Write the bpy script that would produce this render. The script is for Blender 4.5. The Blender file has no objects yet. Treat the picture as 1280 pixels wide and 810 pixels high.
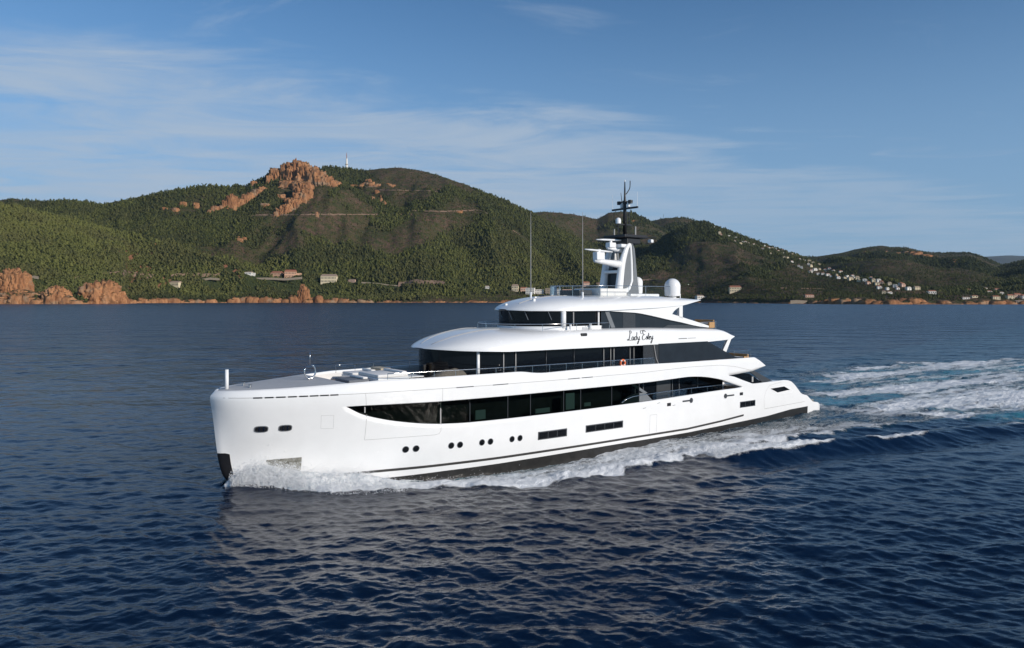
import bpy, bmesh, math, random
import numpy as np
from mathutils import Vector

S = bpy.context.scene
COL = S.collection
random.seed(7)
RNG = np.random.default_rng(11)
R = math.radians

# ------------------------------------------------------------------ camera
F, YH, CX, CY, HC = 950.0, 373.5, 640.0, 405.0, 12.8     # lens in photo pixels, horizon row, eye height
cam = bpy.data.cameras.new('camera')
cam.sensor_width = 36.0
cam.lens = F / 1280 * 36
cam.shift_y = (YH - CY) / 1280
cam.clip_start, cam.clip_end = 0.5, 60000
camo = bpy.data.objects.new('camera', cam)
camo.location = (0, 0, HC)
camo.rotation_euler = (R(90), 0, 0)
COL.objects.link(camo)
S.camera = camo

# ------------------------------------------------------------------ sky, sun, exposure
SUN_AZ = math.atan2(0.80, -0.60)          # compass style: x = sin, y = cos
SUN_EL = R(21)
w = bpy.data.worlds.new('World')
S.world = w
w.use_nodes = True
NT = w.node_tree
for n in list(NT.nodes):
    NT.nodes.remove(n)


def nn(nt, kind, **kw):
    n = nt.nodes.new(kind)
    for k, v in kw.items():
        if k == 'inp':
            for kk, vv in v.items():
                n.inputs[kk].default_value = vv
        else:
            setattr(n, k, v)
    return n


def mth(nt, op, a, b=None, c=None, clamp=False):
    n = nt.nodes.new('ShaderNodeMath')
    n.operation = op
    n.use_clamp = clamp
    for i, v in enumerate((a, b, c)):
        if v is None:
            continue
        if isinstance(v, (int, float)):
            n.inputs[i].default_value = v
        else:
            nt.links.new(v, n.inputs[i])
    return n.outputs[0]


def sstep(nt, val, lo, hi):
    n = nt.nodes.new('ShaderNodeMapRange')
    n.interpolation_type = 'SMOOTHSTEP'
    n.clamp = True
    for i, v in ((0, val), (1, lo), (2, hi)):
        if isinstance(v, (int, float)):
            n.inputs[i].default_value = v
        else:
            nt.links.new(v, n.inputs[i])
    return n.outputs[0]


def mixc(nt, fac, a, b, blend='MIX'):
    n = nt.nodes.new('ShaderNodeMix')
    n.data_type = 'RGBA'
    n.blend_type = blend
    for s, v in ((n.inputs[0], fac), (n.inputs[6], a), (n.inputs[7], b)):
        if isinstance(v, (int, float)):
            s.default_value = v
        elif isinstance(v, tuple):
            s.default_value = v if len(v) == 4 else v + (1,)
        else:
            nt.links.new(v, s)
    return n.outputs[2]


def noise(nt, vec, scale, detail=4, rough=0.55, dist=0.0):
    n = nt.nodes.new('ShaderNodeTexNoise')
    n.inputs['Scale'].default_value = scale
    n.inputs['Detail'].default_value = detail
    n.inputs['Roughness'].default_value = rough
    n.inputs['Distortion'].default_value = dist
    if vec is not None:
        nt.links.new(vec, n.inputs['Vector'])
    return n.outputs['Fac']


sky = nn(NT, 'ShaderNodeTexSky', sky_type='NISHITA', sun_disc=False, sun_elevation=SUN_EL,
         sun_rotation=SUN_AZ, altitude=50, air_density=0.6, dust_density=0.0, ozone_density=4.0)
tc = nn(NT, 'ShaderNodeTexCoord')
sp = nn(NT, 'ShaderNodeSeparateXYZ')
NT.links.new(tc.outputs['Generated'], sp.inputs[0])
zz = mth(NT, 'MAXIMUM', sp.outputs[2], 0.03)
cu = mth(NT, 'DIVIDE', sp.outputs[0], zz)
cv = mth(NT, 'DIVIDE', sp.outputs[1], zz)
cb = nn(NT, 'ShaderNodeCombineXYZ')
NT.links.new(cu, cb.inputs[0])
NT.links.new(cv, cb.inputs[1])
mp = nn(NT, 'ShaderNodeMapping', inp={'Scale': (0.55, 1.0, 1.0), 'Rotation': (0, 0, 0.25)})
NT.links.new(cb.outputs[0], mp.inputs[0])
n1 = noise(NT, mp.outputs[0], 0.42, 7, 0.58, 0.5)
n2 = noise(NT, mp.outputs[0], 1.5, 8, 0.62, 0.9)
# a high thin cloud sheet whose near rim runs obliquely overhead
rim = mth(NT, 'ADD', 2.45, mth(NT, 'MULTIPLY', mth(NT, 'MAXIMUM', mth(NT, 'ADD', cu, 1.6), 0.0), 0.75))
edge = mth(NT, 'SUBTRACT', cv, rim)
edge = mth(NT, 'ADD', edge, mth(NT, 'MULTIPLY', mth(NT, 'SUBTRACT', n1, 0.5), 4.0))
edge = mth(NT, 'ADD', edge, mth(NT, 'MULTIPLY', mth(NT, 'SUBTRACT', n2, 0.5), 2.0))
sheet = sstep(NT, edge, 0.0, 1.1)
body = mth(NT, 'MULTIPLY', sheet, sstep(NT, mth(NT, 'ADD', mth(NT, 'MULTIPLY', n1, 0.5), mth(NT, 'MULTIPLY', n2, 0.5)), 0.30, 0.60))
body = mth(NT, 'MULTIPLY', body, mth(NT, 'SUBTRACT', 1.0, mth(NT, 'MULTIPLY', sstep(NT, cu, -0.5, 3.5), 0.5)))
wisp = mth(NT, 'MULTIPLY', sstep(NT, n2, 0.57, 0.76), 0.42)
cl = mth(NT, 'MULTIPLY', mth(NT, 'MAXIMUM', body, wisp), 0.86)
CLOUD = (3.2, 3.9, 4.8)
base = mixc(NT, 1.0, sky.outputs[0], (0.93, 1.13, 1.06), 'MULTIPLY')
base = mixc(NT, mth(NT, 'MULTIPLY', mth(NT, 'SUBTRACT', 1.0, sstep(NT, sp.outputs[2], 0.02, 0.40)), .85), base, (1.85, 2.88, 4.1))
skyc = mixc(NT, cl, base, CLOUD)
bg = nn(NT, 'ShaderNodeBackground', inp={'Strength': 0.131})
NT.links.new(skyc, bg.inputs[0])
wo = nn(NT, 'ShaderNodeOutputWorld')
NT.links.new(bg.outputs[0], wo.inputs[0])

sd = Vector((math.sin(SUN_AZ) * math.cos(SUN_EL), math.cos(SUN_AZ) * math.cos(SUN_EL), math.sin(SUN_EL)))
sun = bpy.data.lights.new('sun', 'SUN')
sun.energy = 3.95
sun.angle = R(0.53)
sun.color = (1.0, 0.93, 0.84)
suno = bpy.data.objects.new('sun', sun)
suno.rotation_euler = sd.to_track_quat('Z', 'Y').to_euler()
suno.location = sd * 400
COL.objects.link(suno)

vs = S.view_settings
vs.view_transform = 'Standard'
vs.look = 'None'
vs.gamma = 1.0
vs.exposure = 0.0
vs.use_curve_mapping = False

# ------------------------------------------------------------------ geometry of the shot
TH = R(37.0)                                   # yacht heading against the picture plane
UX = np.array([math.cos(TH), math.sin(TH)])    # from bow to stern
NX = np.array([math.sin(TH), -math.cos(TH)])   # towards port
_d = F * HC / (606 - YH)
WP = np.array([(290 - CX) / F * _d, _d])       # stem at the waterline


def un_n(px, py, n):
    """photo point on the fore-and-aft plane n metres to port -> (t aft of stem, z)"""
    a = (px - CX) / F
    b = WP + n * NX
    t = (a * b[1] - b[0]) / (UX[0] - a * UX[1])
    return t, HC - (py - YH) * (b[1] + t * UX[1]) / F


def un_w(px, py, z=0.0):
    """photo point on the level z -> world x, y"""
    d = F * (HC - z) / (py - YH)
    return (px - CX) / F * d, d


def pchip(xk, yk, x):
    xk = np.asarray(xk, float)
    yk = np.asarray(yk, float)
    x = np.asarray(x, float)
    h = np.diff(xk)
    d = np.diff(yk, axis=-1) / h
    m = np.zeros_like(yk)
    w1 = 2 * h[1:] + h[:-1]
    w2 = h[1:] + 2 * h[:-1]
    dl, dr = d[..., :-1], d[..., 1:]
    ok = dl * dr > 0
    with np.errstate(divide='ignore', invalid='ignore'):
        m[..., 1:-1] = np.where(ok, (w1 + w2) / (w1 / np.where(ok, dl, 1) + w2 / np.where(ok, dr, 1)), 0)
    m[..., 0] = d[..., 0]
    m[..., -1] = d[..., -1]
    x = np.clip(x, xk[0], xk[-1])
    i = np.clip(np.searchsorted(xk, x, side='right') - 1, 0, len(xk) - 2)
    hh = h[i]
    s = (x - xk[i]) / hh
    if yk.ndim == 1:
        y0, y1, m0, m1 = yk[i], yk[i + 1], m[i], m[i + 1]
    else:
        ii = i[..., None]
        g = lambda a, j: np.take_along_axis(a, j, -1)[..., 0]
        y0, y1, m0, m1 = g(yk, ii), g(yk, ii + 1), g(m, ii), g(m, ii + 1)
    return y0 * (1 + 2 * s) * (1 - s) ** 2 + m0 * hh * s * (1 - s) ** 2 + y1 * s * s * (3 - 2 * s) + m1 * hh * s * s * (s - 1)


def pl(pts):
    """piecewise linear curve through (x, y) points"""
    xs = [p[0] for p in pts]
    ys = [p[1] for p in pts]
    return lambda v: np.interp(v, xs, ys)


def pc(pts):
    xs = [p[0] for p in pts]
    ys = [p[1] for p in pts]
    return lambda v: pchip(xs, ys, v)


# ---- hull form: half breadth over (distance from stem, height)
ZK = [-2, 0, 1.9, 4.0, 6.15, 7.1]
CK = [0, 0.15, 0.5, 1, 2, 3.5, 5.5, 8, 10, 14, 20, 30, 50, 58, 64.6]
BT = [[0, .10, .2, .3, .5, .9, 1.5, 2.4, 3.2, 4.4, 5.1, 5.3, 5.2, 4.95, 4.6],
      [0, .13, .25, .4, .7, 1.2, 1.95, 2.9, 3.6, 4.55, 5.2, 5.4, 5.35, 5.15, 4.85],
      [0, .17, .38, .66, 1.15, 1.7, 2.45, 3.35, 3.95, 4.85, 5.37, 5.5, 5.45, 5.22, 4.9],
      [0, .26, .68, 1.16, 1.83, 2.5, 3.2, 4.0, 4.45, 5.1, 5.48, 5.53, 5.48, 5.25, 4.92],
      [0, .42, 1.02, 1.54, 2.26, 2.95, 3.68, 4.4, 4.78, 5.25, 5.52, 5.55, 5.5, 5.3, 5.0],
      [0, .40, .95, 1.37, 2.03, 2.72, 3.48, 4.22, 4.62, 5.12, 5.42, 5.45, 5.4, 5.2, 4.9]]


def Bc(c, z):
    c, z = np.broadcast_arrays(np.asarray(c, float), np.asarray(z, float))
    return pchip(ZK, np.stack([pchip(CK, b, c) for b in BT], -1), z)


def tstem(z):
    return pchip([-2, 0, .4, 1, 2.2, 4.85, 6.15, 6.5, 7.1], [1.6, 0, -.38, -.70, -.96, -1.28, -1.45, -1.2, -.6], z)


def t_of_c(c, z):
    return c + tstem(z) * np.clip(1 - np.asarray(c) / 12, 0, 1)


def HB(t, z):
    t, z = np.broadcast_arrays(np.asarray(t, float), np.asarray(z, float))
    s = tstem(z)
    c = (t - s) / (1 - s / 12)
    return Bc(np.where(c > 12, t, np.maximum(c, 0)), z)


# ------------------------------------------------------------------ mesh helpers
class MB:
    def __init__(self):
        self.v, self.f, self.m = [], [], []
        self.mi = 0

    def add(self, vs, fs):
        o = len(self.v)
        self.v += [tuple(map(float, p)) for p in vs]
        self.f += [tuple(i + o for i in f) for f in fs]
        self.m += [self.mi] * len(fs)
        return self

    def box(self, x0, x1, y0, y1, z0, z1):
        v = [(x, y, z) for x in (x0, x1) for y in (y0, y1) for z in (z0, z1)]
        return self.add(v, [(0, 1, 3, 2), (4, 6, 7, 5), (0, 4, 5, 1), (2, 3, 7, 6), (0, 2, 6, 4), (1, 5, 7, 3)])

    def rbox(self, x0, x1, y0, y1, z0, z1, r=0.05):
        bm = bmesh.new()
        bmesh.ops.create_cube(bm, size=1.0)
        for p in bm.verts:
            p.co = Vector(((x0 + x1) / 2 + p.co.x * (x1 - x0), (y0 + y1) / 2 + p.co.y * (y1 - y0), (z0 + z1) / 2 + p.co.z * (z1 - z0)))
        bmesh.ops.bevel(bm, geom=bm.edges[:], offset=r, segments=3, profile=0.5, affect='EDGES')
        bm.verts.index_update()
        self.add([p.co[:] for p in bm.verts], [[q.index for q in f.verts] for f in bm.faces])
        bm.free()
        return self

    def tube(self, pts, r, n=8, cap=True, sx=1.0):
        """round bar through pts; r a number or one per point; sx squashes the section"""
        P = [Vector(p) for p in pts]
        rr = r if hasattr(r, '__len__') else [r] * len(P)
        vs, fs = [], []
        ref = None
        for i, p in enumerate(P):
            d = (P[min(i + 1, len(P) - 1)] - P[max(i - 1, 0)]).normalized()
            if ref is None:
                ref = Vector((0, 1, 0)) if abs(d.y) < 0.9 else Vector((1, 0, 0))
            a = (ref - d * ref.dot(d)).normalized()
            ref = a
            b = d.cross(a)
            for k in range(n):
                t = 2 * math.pi * k / n
                vs.append(p + a * (math.cos(t) * rr[i] * sx) + b * (math.sin(t) * rr[i]))
        for i in range(len(P) - 1):
            for k in range(n):
                fs.append((i * n + k, i * n + (k + 1) % n, (i + 1) * n + (k + 1) % n, (i + 1) * n + k))
        if cap:
            fs.append(tuple(range(n))[::-1])
            fs.append(tuple((len(P) - 1) * n + k for k in range(n)))
        return self.add(vs, fs)

    def lathe(self, prof, cx=0, cy=0, n=28):
        vs, fs = [], []
        for r, z in prof:
            for k in range(n):
                a = 2 * math.pi * k / n
                vs.append((cx + r * math.cos(a), cy + r * math.sin(a), z))
        for i in range(len(prof) - 1):
            for k in range(n):
                fs.append((i * n + k, i * n + (k + 1) % n, (i + 1) * n + (k + 1) % n, (i + 1) * n + k))
        fs.append(tuple(range(n))[::-1])
        fs.append(tuple((len(prof) - 1) * n + k for k in range(n)))
        return self.add(vs, fs)

    def prism(self, poly, y0, y1):
        """polygon of (x, z) points extruded from y0 to y1"""
        n = len(poly)
        vs = [(x, y0, z) for x, z in poly] + [(x, y1, z) for x, z in poly]
        fs = [tuple(range(n))[::-1], tuple(range(n, 2 * n))]
        fs += [(i, (i + 1) % n, n + (i + 1) % n, n + i) for i in range(n)]
        return self.add(vs, fs)

    def grid(self, A, flip=False, skip=None):
        """A: array rows x cols x 3"""
        A = np.asarray(A, float)
        r, c = A.shape[:2]
        fs = []
        for i in range(r - 1):
            for j in range(c - 1):
                if skip is not None and skip[i][j]:
                    continue
                q = (i * c + j, i * c + j + 1, (i + 1) * c + j + 1, (i + 1) * c + j)
                fs.append(q[::-1] if flip else q)
        return self.add(A.reshape(-1, 3), fs)

    def build(self, name, mat, parent=None, smooth=False, angle=None, weld=0.0, recalc=True, label=None):
        me = bpy.data.meshes.new(name)
        me.from_pydata(self.v, [], self.f)
        mats = mat if isinstance(mat, (list, tuple)) else [mat]
        for q in mats:
            me.materials.append(q)
        if len(mats) > 1:
            me.polygons.foreach_set('material_index', self.m)
        if weld or recalc:
            bm = bmesh.new()
            bm.from_mesh(me)
            if weld:
                bmesh.ops.remove_doubles(bm, verts=bm.verts[:], dist=weld)
            if recalc:
                bmesh.ops.recalc_face_normals(bm, faces=bm.faces[:])
            bm.to_mesh(me)
            bm.free()
        if smooth:
            me.polygons.foreach_set('use_smooth', [True] * len(me.polygons))
            if angle:
                me.set_sharp_from_angle(angle=R(angle))
        me.update()
        o = bpy.data.objects.new(name, me)
        COL.objects.link(o)
        if parent is not None:
            o.parent = parent
        if label:
            o['label'] = label
        return o


def tag(o, label=None, cat=None, group=None, kind=None):
    for k, v in (('label', label), ('category', cat), ('group', group), ('kind', kind)):
        if v:
            o[k] = v
    return o


def empty(name, loc, rz=0.0):
    o = bpy.data.objects.new(name, None)
    o.location = loc
    o.rotation_euler = (0, 0, rz)
    COL.objects.link(o)
    return o


def fast_mesh(name, verts, tris, mat, smooth=False, attrs=None):
    me = bpy.data.meshes.new(name)
    verts = np.ascontiguousarray(verts, dtype=np.float32)
    tris = np.ascontiguousarray(tris, dtype=np.int32)
    k = tris.shape[1]
    me.vertices.add(len(verts))
    me.vertices.foreach_set('co', verts.ravel())
    me.loops.add(tris.size)
    me.loops.foreach_set('vertex_index', tris.ravel())
    me.polygons.add(len(tris))
    me.polygons.foreach_set('loop_start', np.arange(0, tris.size, k, dtype=np.int32))
    me.polygons.foreach_set('loop_total', np.full(len(tris), k, dtype=np.int32))
    if smooth:
        me.polygons.foreach_set('use_smooth', np.ones(len(tris), dtype=bool))
    for nm, a in (attrs or {}).items():
        at = me.attributes.new(nm, 'FLOAT', 'POINT')
        at.data.foreach_set('value', np.ascontiguousarray(a, dtype=np.float32))
    me.materials.append(mat)
    me.update(calc_edges=True)
    o = bpy.data.objects.new(name, me)
    COL.objects.link(o)
    return o


# ------------------------------------------------------------------ materials
def mat(name, col, rough=0.5, metal=0.0, spec=0.5, coat=0.0, var=0.0, vscale=3.0, bump=0.0, bscale=20.0, rvar=0.0):
    m = bpy.data.materials.new(name)
    m.use_nodes = True
    nt = m.node_tree
    p = nt.nodes['Principled BSDF']
    p.inputs['Base Color'].default_value = (*col, 1)
    p.inputs['Roughness'].default_value = rough
    p.inputs['Metallic'].default_value = metal
    p.inputs['Specular IOR Level'].default_value = spec
    p.inputs['Coat Weight'].default_value = coat
    p.inputs['Coat Roughness'].default_value = 0.04
    if var or bump or rvar:
        t = nn(nt, 'ShaderNodeTexCoord')
        if var:
            k = noise(nt, t.outputs['Object'], vscale, 6, 0.6)
            a = tuple(max(0, x * (1 - var)) for x in col)
            b = tuple(min(1, x * (1 + var)) for x in col)
            nt.links.new(mixc(nt, sstep(nt, k, 0.25, 0.75), a, b), p.inputs['Base Color'])
        if rvar:
            k = noise(nt, t.outputs['Object'], vscale * 1.7, 5, 0.6)
            nt.links.new(mth(nt, 'MULTIPLY_ADD', k, rvar, rough - rvar / 2), p.inputs['Roughness'])
        if bump:
            k = noise(nt, t.outputs['Object'], bscale, 5, 0.6)
            b = nn(nt, 'ShaderNodeBump', inp={'Strength': 1.0, 'Distance': bump})
            nt.links.new(k, b.inputs['Height'])
            nt.links.new(b.outputs[0], p.inputs['Normal'])
    return m


M = {}
M['gelcoat'] = mat('white_gelcoat', (0.80, 0.797, 0.79), 0.25, coat=0.35, var=0.025, vscale=0.6, bump=0.006, bscale=0.45, rvar=0.12)
M['white'] = mat('white_paint', (0.80, 0.797, 0.79), 0.3, coat=0.2, var=0.02, vscale=1.2)
M['black_hull'] = mat('black_antifouling', (0.022, 0.021, 0.020), 0.35, var=0.3, vscale=2)
M['stripe'] = mat('dark_grey_paint', (0.045, 0.042, 0.040), 0.35)
M['grey'] = mat('grey_paint', (0.16, 0.17, 0.18), 0.35, var=0.05)
M['dark_grey'] = mat('charcoal_paint', (0.05, 0.054, 0.06), 0.3, var=0.05)
M['black'] = mat('black_paint', (0.012, 0.012, 0.014), 0.4)
M['glass'] = mat('black_tinted_glass', (0.004, 0.005, 0.007), 0.03, spec=0.22, bump=0.004, bscale=0.5)
M['blade'] = mat('slate_tinted_glass', (0.020, 0.025, 0.032), 0.12, spec=0.3, var=0.15, vscale=0.8)
M['steel'] = mat('polished_steel', (0.62, 0.62, 0.62), 0.18, metal=1.0)
M['dull_steel'] = mat('weathered_steel', (0.30, 0.29, 0.25), 0.4, metal=0.6, var=0.3, vscale=4)
M['deck'] = mat('pale_grey_deck', (0.46, 0.45, 0.44), 0.6, var=0.06, vscale=2)
M['teak'] = mat('teak_deck', (0.26, 0.17, 0.10), 0.6, var=0.15, vscale=3)
M['cushion'] = mat('white_cushion_fabric', (0.74, 0.72, 0.69), 0.85, var=0.05, bump=0.01, bscale=8)
M['cushion_dark'] = mat('grey_cushion_fabric', (0.15, 0.16, 0.18), 0.85, var=0.1)
M['beige'] = mat('beige_canvas', (0.42, 0.36, 0.27), 0.85, var=0.1)
M['rattan'] = mat('brown_rattan', (0.42, 0.24, 0.10), 0.7, var=0.25, vscale=14)
M['orange'] = mat('orange_lifebuoy', (0.75, 0.16, 0.05), 0.5)
M['seam'] = mat('seam_grey', (0.34, 0.33, 0.32), 0.6)
M['curtain'] = mat('pale_curtain', (0.45, 0.55, 0.52), 0.9)
M['inside'] = mat('dark_interior', (0.05, 0.048, 0.045), 0.7, var=0.3, vscale=0.5)


def glass_mat(name, tint, ior=1.5, rough=0.0):
    m = bpy.data.materials.new(name)
    m.use_nodes = True
    nt = m.node_tree
    for n in list(nt.nodes):
        nt.nodes.remove(n)
    tr = nn(nt, 'ShaderNodeBsdfTransparent', inp={'Color': (*tint, 1)})
    gl = nn(nt, 'ShaderNodeBsdfGlossy', inp={'Roughness': rough})
    fr = nn(nt, 'ShaderNodeFresnel', inp={'IOR': ior})
    mx = nn(nt, 'ShaderNodeMixShader')
    o = nn(nt, 'ShaderNodeOutputMaterial')
    nt.links.new(fr.outputs[0], mx.inputs[0])
    nt.links.new(tr.outputs[0], mx.inputs[1])
    nt.links.new(gl.outputs[0], mx.inputs[2])
    nt.links.new(mx.outputs[0], o.inputs[0])
    return m


M['pane'] = glass_mat('smoked_window_glass', (0.17, 0.22, 0.21), ior=1.16, rough=0.02)
M['clear'] = glass_mat('clear_balustrade_glass', (0.95, 0.96, 0.96), ior=1.3)
# ================================================================== THE SEA
def seg_dist(X, Y, pts):
    d = np.full(X.shape, 1e9)
    along = np.zeros(X.shape)
    L = 0.0
    for a, b in zip(pts[:-1], pts[1:]):
        ax, ay, bx, by = a[0], a[1], b[0], b[1]
        l2 = (bx - ax) ** 2 + (by - ay) ** 2 + 1e-9
        u = np.clip(((X - ax) * (bx - ax) + (Y - ay) * (by - ay)) / l2, 0, 1)
        dd = np.hypot(X - ax - u * (bx - ax), Y - ay - u * (by - ay))
        k = dd < d
        d[k] = dd[k]
        along[k] = (L + u * math.sqrt(l2))[k]
        L += math.sqrt(l2)
    return d, along / L


def poly_sd(X, Y, pts):
    """signed distance to a closed polygon, positive inside"""
    d, _ = seg_dist(X, Y, list(pts) + [pts[0]])
    ins = np.zeros(X.shape, bool)
    for (ax, ay), (bx, by) in zip(pts, list(pts[1:]) + [pts[0]]):
        c = ((ay > Y) != (by > Y)) & (X < (bx - ax) * (Y - ay) / (by - ay + 1e-12) + ax)
        ins ^= c
    return np.where(ins, d, -d)


def sm(x, a, b):
    u = np.clip((x - a) / (b - a), 0, 1)
    return u * u * (3 - 2 * u)


def lumps(x, y):
    r = np.random.default_rng(15)
    s_ = 0
    for i in range(22):
        k_ = .9 * 1.13 ** i
        t_ = r.uniform(0, 6.28)
        s_ = s_ + np.sin(k_ * (x * math.cos(t_) + y * math.sin(t_)) + r.uniform(0, 6.28) + .8 * np.sin(.6 * k_ * (y * math.cos(t_) - x * math.sin(t_)) + i)) * .95 ** i
    return s_ / 2.2


rows_py = np.concatenate([np.linspace(1500, 860, 50), np.arange(858, 560, -.75), np.arange(560, 440, -.5), np.arange(440, 392, -.6), np.arange(392, 374.6, -.8), [374.3, 374.0]])
cols_px = np.concatenate([np.linspace(-1800, -280, 60)[:-1], np.arange(-280, 1560, 1.5), np.linspace(1560, 3100, 60)])
D_ = F * HC / (rows_py - YH)
PX, DY = np.meshgrid(cols_px, D_)
WX = (PX - CX) / F * DY
WY = DY.copy()
stepy = np.abs(np.gradient(D_))[:, None] * np.ones_like(PX)
stepx = DY / F * np.abs(np.gradient(cols_px))[None, :]
Z = np.zeros_like(WX)
OX = np.zeros_like(WX)
OY = np.zeros_like(WX)
rg = np.random.default_rng(5)
wind = math.atan2(-0.97, -0.22)            # where the waves run to
near = DY < 1600
near_rows = int(np.argmax(D_ > 1600)) if (D_ > 1600).any() else len(D_)
xs, ys = WX[:near_rows], WY[:near_rows]
var_lost = np.zeros_like(WX)
for i in range(110):
    lam = 0.42 * (24 / 0.42) ** (i / 109.0) * rg.uniform(.9, 1.1)
    k = 2 * math.pi / lam
    th = wind + rg.normal(0, .62 if lam < 1.2 else (.5 if lam < 5 else 1.1))
    # slope per band: short chop steeper than the long swell
    slope = 0.0235 * (1.35 if lam < 1.3 else 1.35 * (1.3 / lam) ** .62 if lam < 6 else .30 * (6 / lam) ** 1.1) * rg.uniform(.6, 1.35)
    amp = slope / k
    cx_, cy_ = math.cos(th), math.sin(th)
    ph = k * (xs * cx_ + ys * cy_) + rg.uniform(0, 6.28)
    # leave out what the local mesh cannot carry; it turns into gloss spread instead
    res = np.hypot(stepy[:near_rows] * cy_, stepx[:near_rows] * cx_)
    fade = np.clip((lam / np.maximum(res, 1e-6) - 2.2) / 2.5, 0, 1)
    sn = np.sin(ph)
    Z[:near_rows] += amp * fade * (sn + .22 * np.cos(2 * ph))
    c = np.cos(ph) * amp * fade * .9
    OX[:near_rows] += cx_ * c
    OY[:near_rows] += cy_ * c
    var_lost[:near_rows] += slope ** 2 / 2 * (1 - fade ** 2)
    var_lost[near_rows:] += slope ** 2 / 2
# gust patches
gust = 1 + .30 * np.sin(xs * .021 + ys * .013 + 1) * np.sin(xs * -.011 + ys * .024 + 2.2)
Z[:near_rows] *= gust

T_ = (WX - WP[0]) * UX[0] + (WY - WP[1]) * UX[1]
N_ = (WX - WP[0]) * NX[0] + (WY - WP[1]) * NX[1]
reg = (T_ > -12) & (T_ < 400) & (np.abs(N_) < 90)
rT, rN, rX, rY = T_[reg], N_[reg], WX[reg], WY[reg]
pxw = lambda L: [un_w(x, y) for x, y in L]
foam = np.zeros(rT.shape)
aer = np.zeros(rT.shape)
dz = np.zeros(rT.shape)
flat = np.zeros(rT.shape)
hb_ = HB(np.clip(rT, 0, 64), 0.0)
g_ = lambda d, s: np.exp(-(d / s) ** 2)
wob = .35 * np.sin(rT * .9) + .3 * np.sin(rT * 1.9 + 1) + .2 * np.sin(rT * 3.7 + rN)
# wash along the hull
for sg in (1, -1):
    n = sg * rN
    out = pl([(-1, .1), (0, 1.0), (1.3, 2.4), (2.5, 3.6), (3.5, 5.2), (4.4, 6.9), (6.4, 7.6), (8.5, 8.2), (11.3, 9.7), (14.5, 12.2), (18, 13.3), (23, 13.9), (28.5, 13.6), (36, 13.6), (50, 15.0), (64, 17.5), (110, 29), (400, 95)])
    o_ = out(rT)
    inn = hb_ * ((rT > -.5) & (rT < 64.5))
    prof = sm(o_ + wob * np.clip(rT * .1, .1, 1) - n, 0, .5 + .02 * np.maximum(rT, 0))
    core = pl([(-1, 0), (0, .9), (3, 1.0), (9, .95), (13, .74), (18, .64), (24, .66), (32, .70), (42, .54), (52, .45), (64, .42), (90, .30), (140, .2), (300, .12)])
    band = core(rT) * prof * (n > -1)
    edge = np.exp(-((o_ - .8 - n) / (.7 + .018 * np.maximum(rT, 0))) ** 2) * pl([(0, .6), (10, .9), (20, .6), (34, .5), (60, .1), (90, 0)])(rT)
    # calmer dark-green water right beside the plating amidships
    gap = np.exp(-((n - inn - 1.5) / 1.2) ** 2) * pl([(9, 0), (12, .9), (18, .8), (24, .4), (30, 0)])(rT)
    f = np.clip(band + edge - gap, 0, 1.2) * (rT > -1.0) * (n > 0)
    foam = np.maximum(foam, f)
    aer = np.maximum(aer, .55 * prof * pl([(0, .4), (12, .9), (30, .5), (60, .35), (120, .2)])(rT) * (rT > 0) * (n > 0))
    dz += g_(n - inn - .1, 2.1) * pl([(-1, 0), (0, .30), (3, .55), (7, .1), (10, -.5), (14, -.95), (24, -1.0), (34, -.55), (48, -.3), (62, 0)])(rT) * (n > 0) * (rT > -1) * (rT < 63)
    dz += g_(n - o_ + 1.2, 1.0 + .01 * rT) * pl([(0, .15), (4, .3), (8, .15), (20, .15), (30, .3), (60, .3), (140, .12), (300, 0)])(rT) * (n > 0) * (rT > 0)
# spilling crest of the second divergent wave
c1 = pxw([(868, 575), (890, 573), (930, 570), (990, 563), (1050, 557), (1125, 552), (1200, 541), (1290, 535), (1420, 522)])
d, u = seg_dist(rX, rY, c1)
side = poly_sd(rX, rY, c1 + [(c1[-1][0] + 40, c1[-1][1] - 50), (c1[0][0] - 5, c1[0][1] - 50)])     # positive on the camera's side
dz += g_(d, 1.5) * .75 * sm(u, 0, .08) * (1 - .5 * u) - g_(side - 3.0, 1.6) * .35 * (1 - u) * sm(u, 0.01, .1) * (u < .98)
brk = sm(u, 0.01, .05) * (1 - sm(u, .20, .30)) + .65 * sm(u, .30, .34) * (1 - sm(u, .42, .5)) + .8 * sm(u, .66, .69) * (1 - sm(u, .72, .76))
foam = np.maximum(foam, np.exp(-(np.maximum(side + .2, -side * .35) / 1.0) ** 2) * brk * 1.35)
# propeller wake astern
wk = pxw([(985, 478), (1010, 466), (1060, 458), (1150, 451), (1280, 446.5), (1420, 443), (1700, 439), (1800, 470), (1500, 500), (1420, 528), (1280, 532), (1150, 524), (1060, 512), (1010, 515), (985, 520)])
sdw = poly_sd(rX, rY, wk)
foam = np.maximum(foam, (.61 + .10 * lumps(rT * .10, rN * .55)) * sm(sdw + 2.2 * lumps(rX * .35, rY * .35), -1.0, 7.0))
for L, wd, am in [([(1018, 493), (1060, 489), (1110, 486), (1170, 480), (1240, 476)], 2.2, .42), ([(1012, 468), (1080, 458), (1160, 452.5), (1300, 448)], 4.5, .34),
                  ([(1100, 515), (1180, 502), (1280, 492), (1400, 480)], 5, .22), ([(1026, 507), (1060, 512), (1130, 516), (1230, 528)], 2.2, .2),
                  ([(930, 545), (1010, 535), (1090, 531), (1180, 534)], 2.0, .25)]:
    d, u = seg_dist(rX, rY, pxw(L))
    foam += am * g_(d, wd) * .6 * (foam > .03)
d, u = seg_dist(rX, rY, pxw([(1030, 503), (1075, 498), (1110, 494)]))
foam -= .45 * g_(d, 1.9)
d, u = seg_dist(rX, rY, pxw([(1090, 488), (1140, 478), (1190, 469), (1280, 459), (1420, 451)]))
aer = np.maximum(aer, 1.1 * g_(d, 3.2 + 5 * u))
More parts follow.
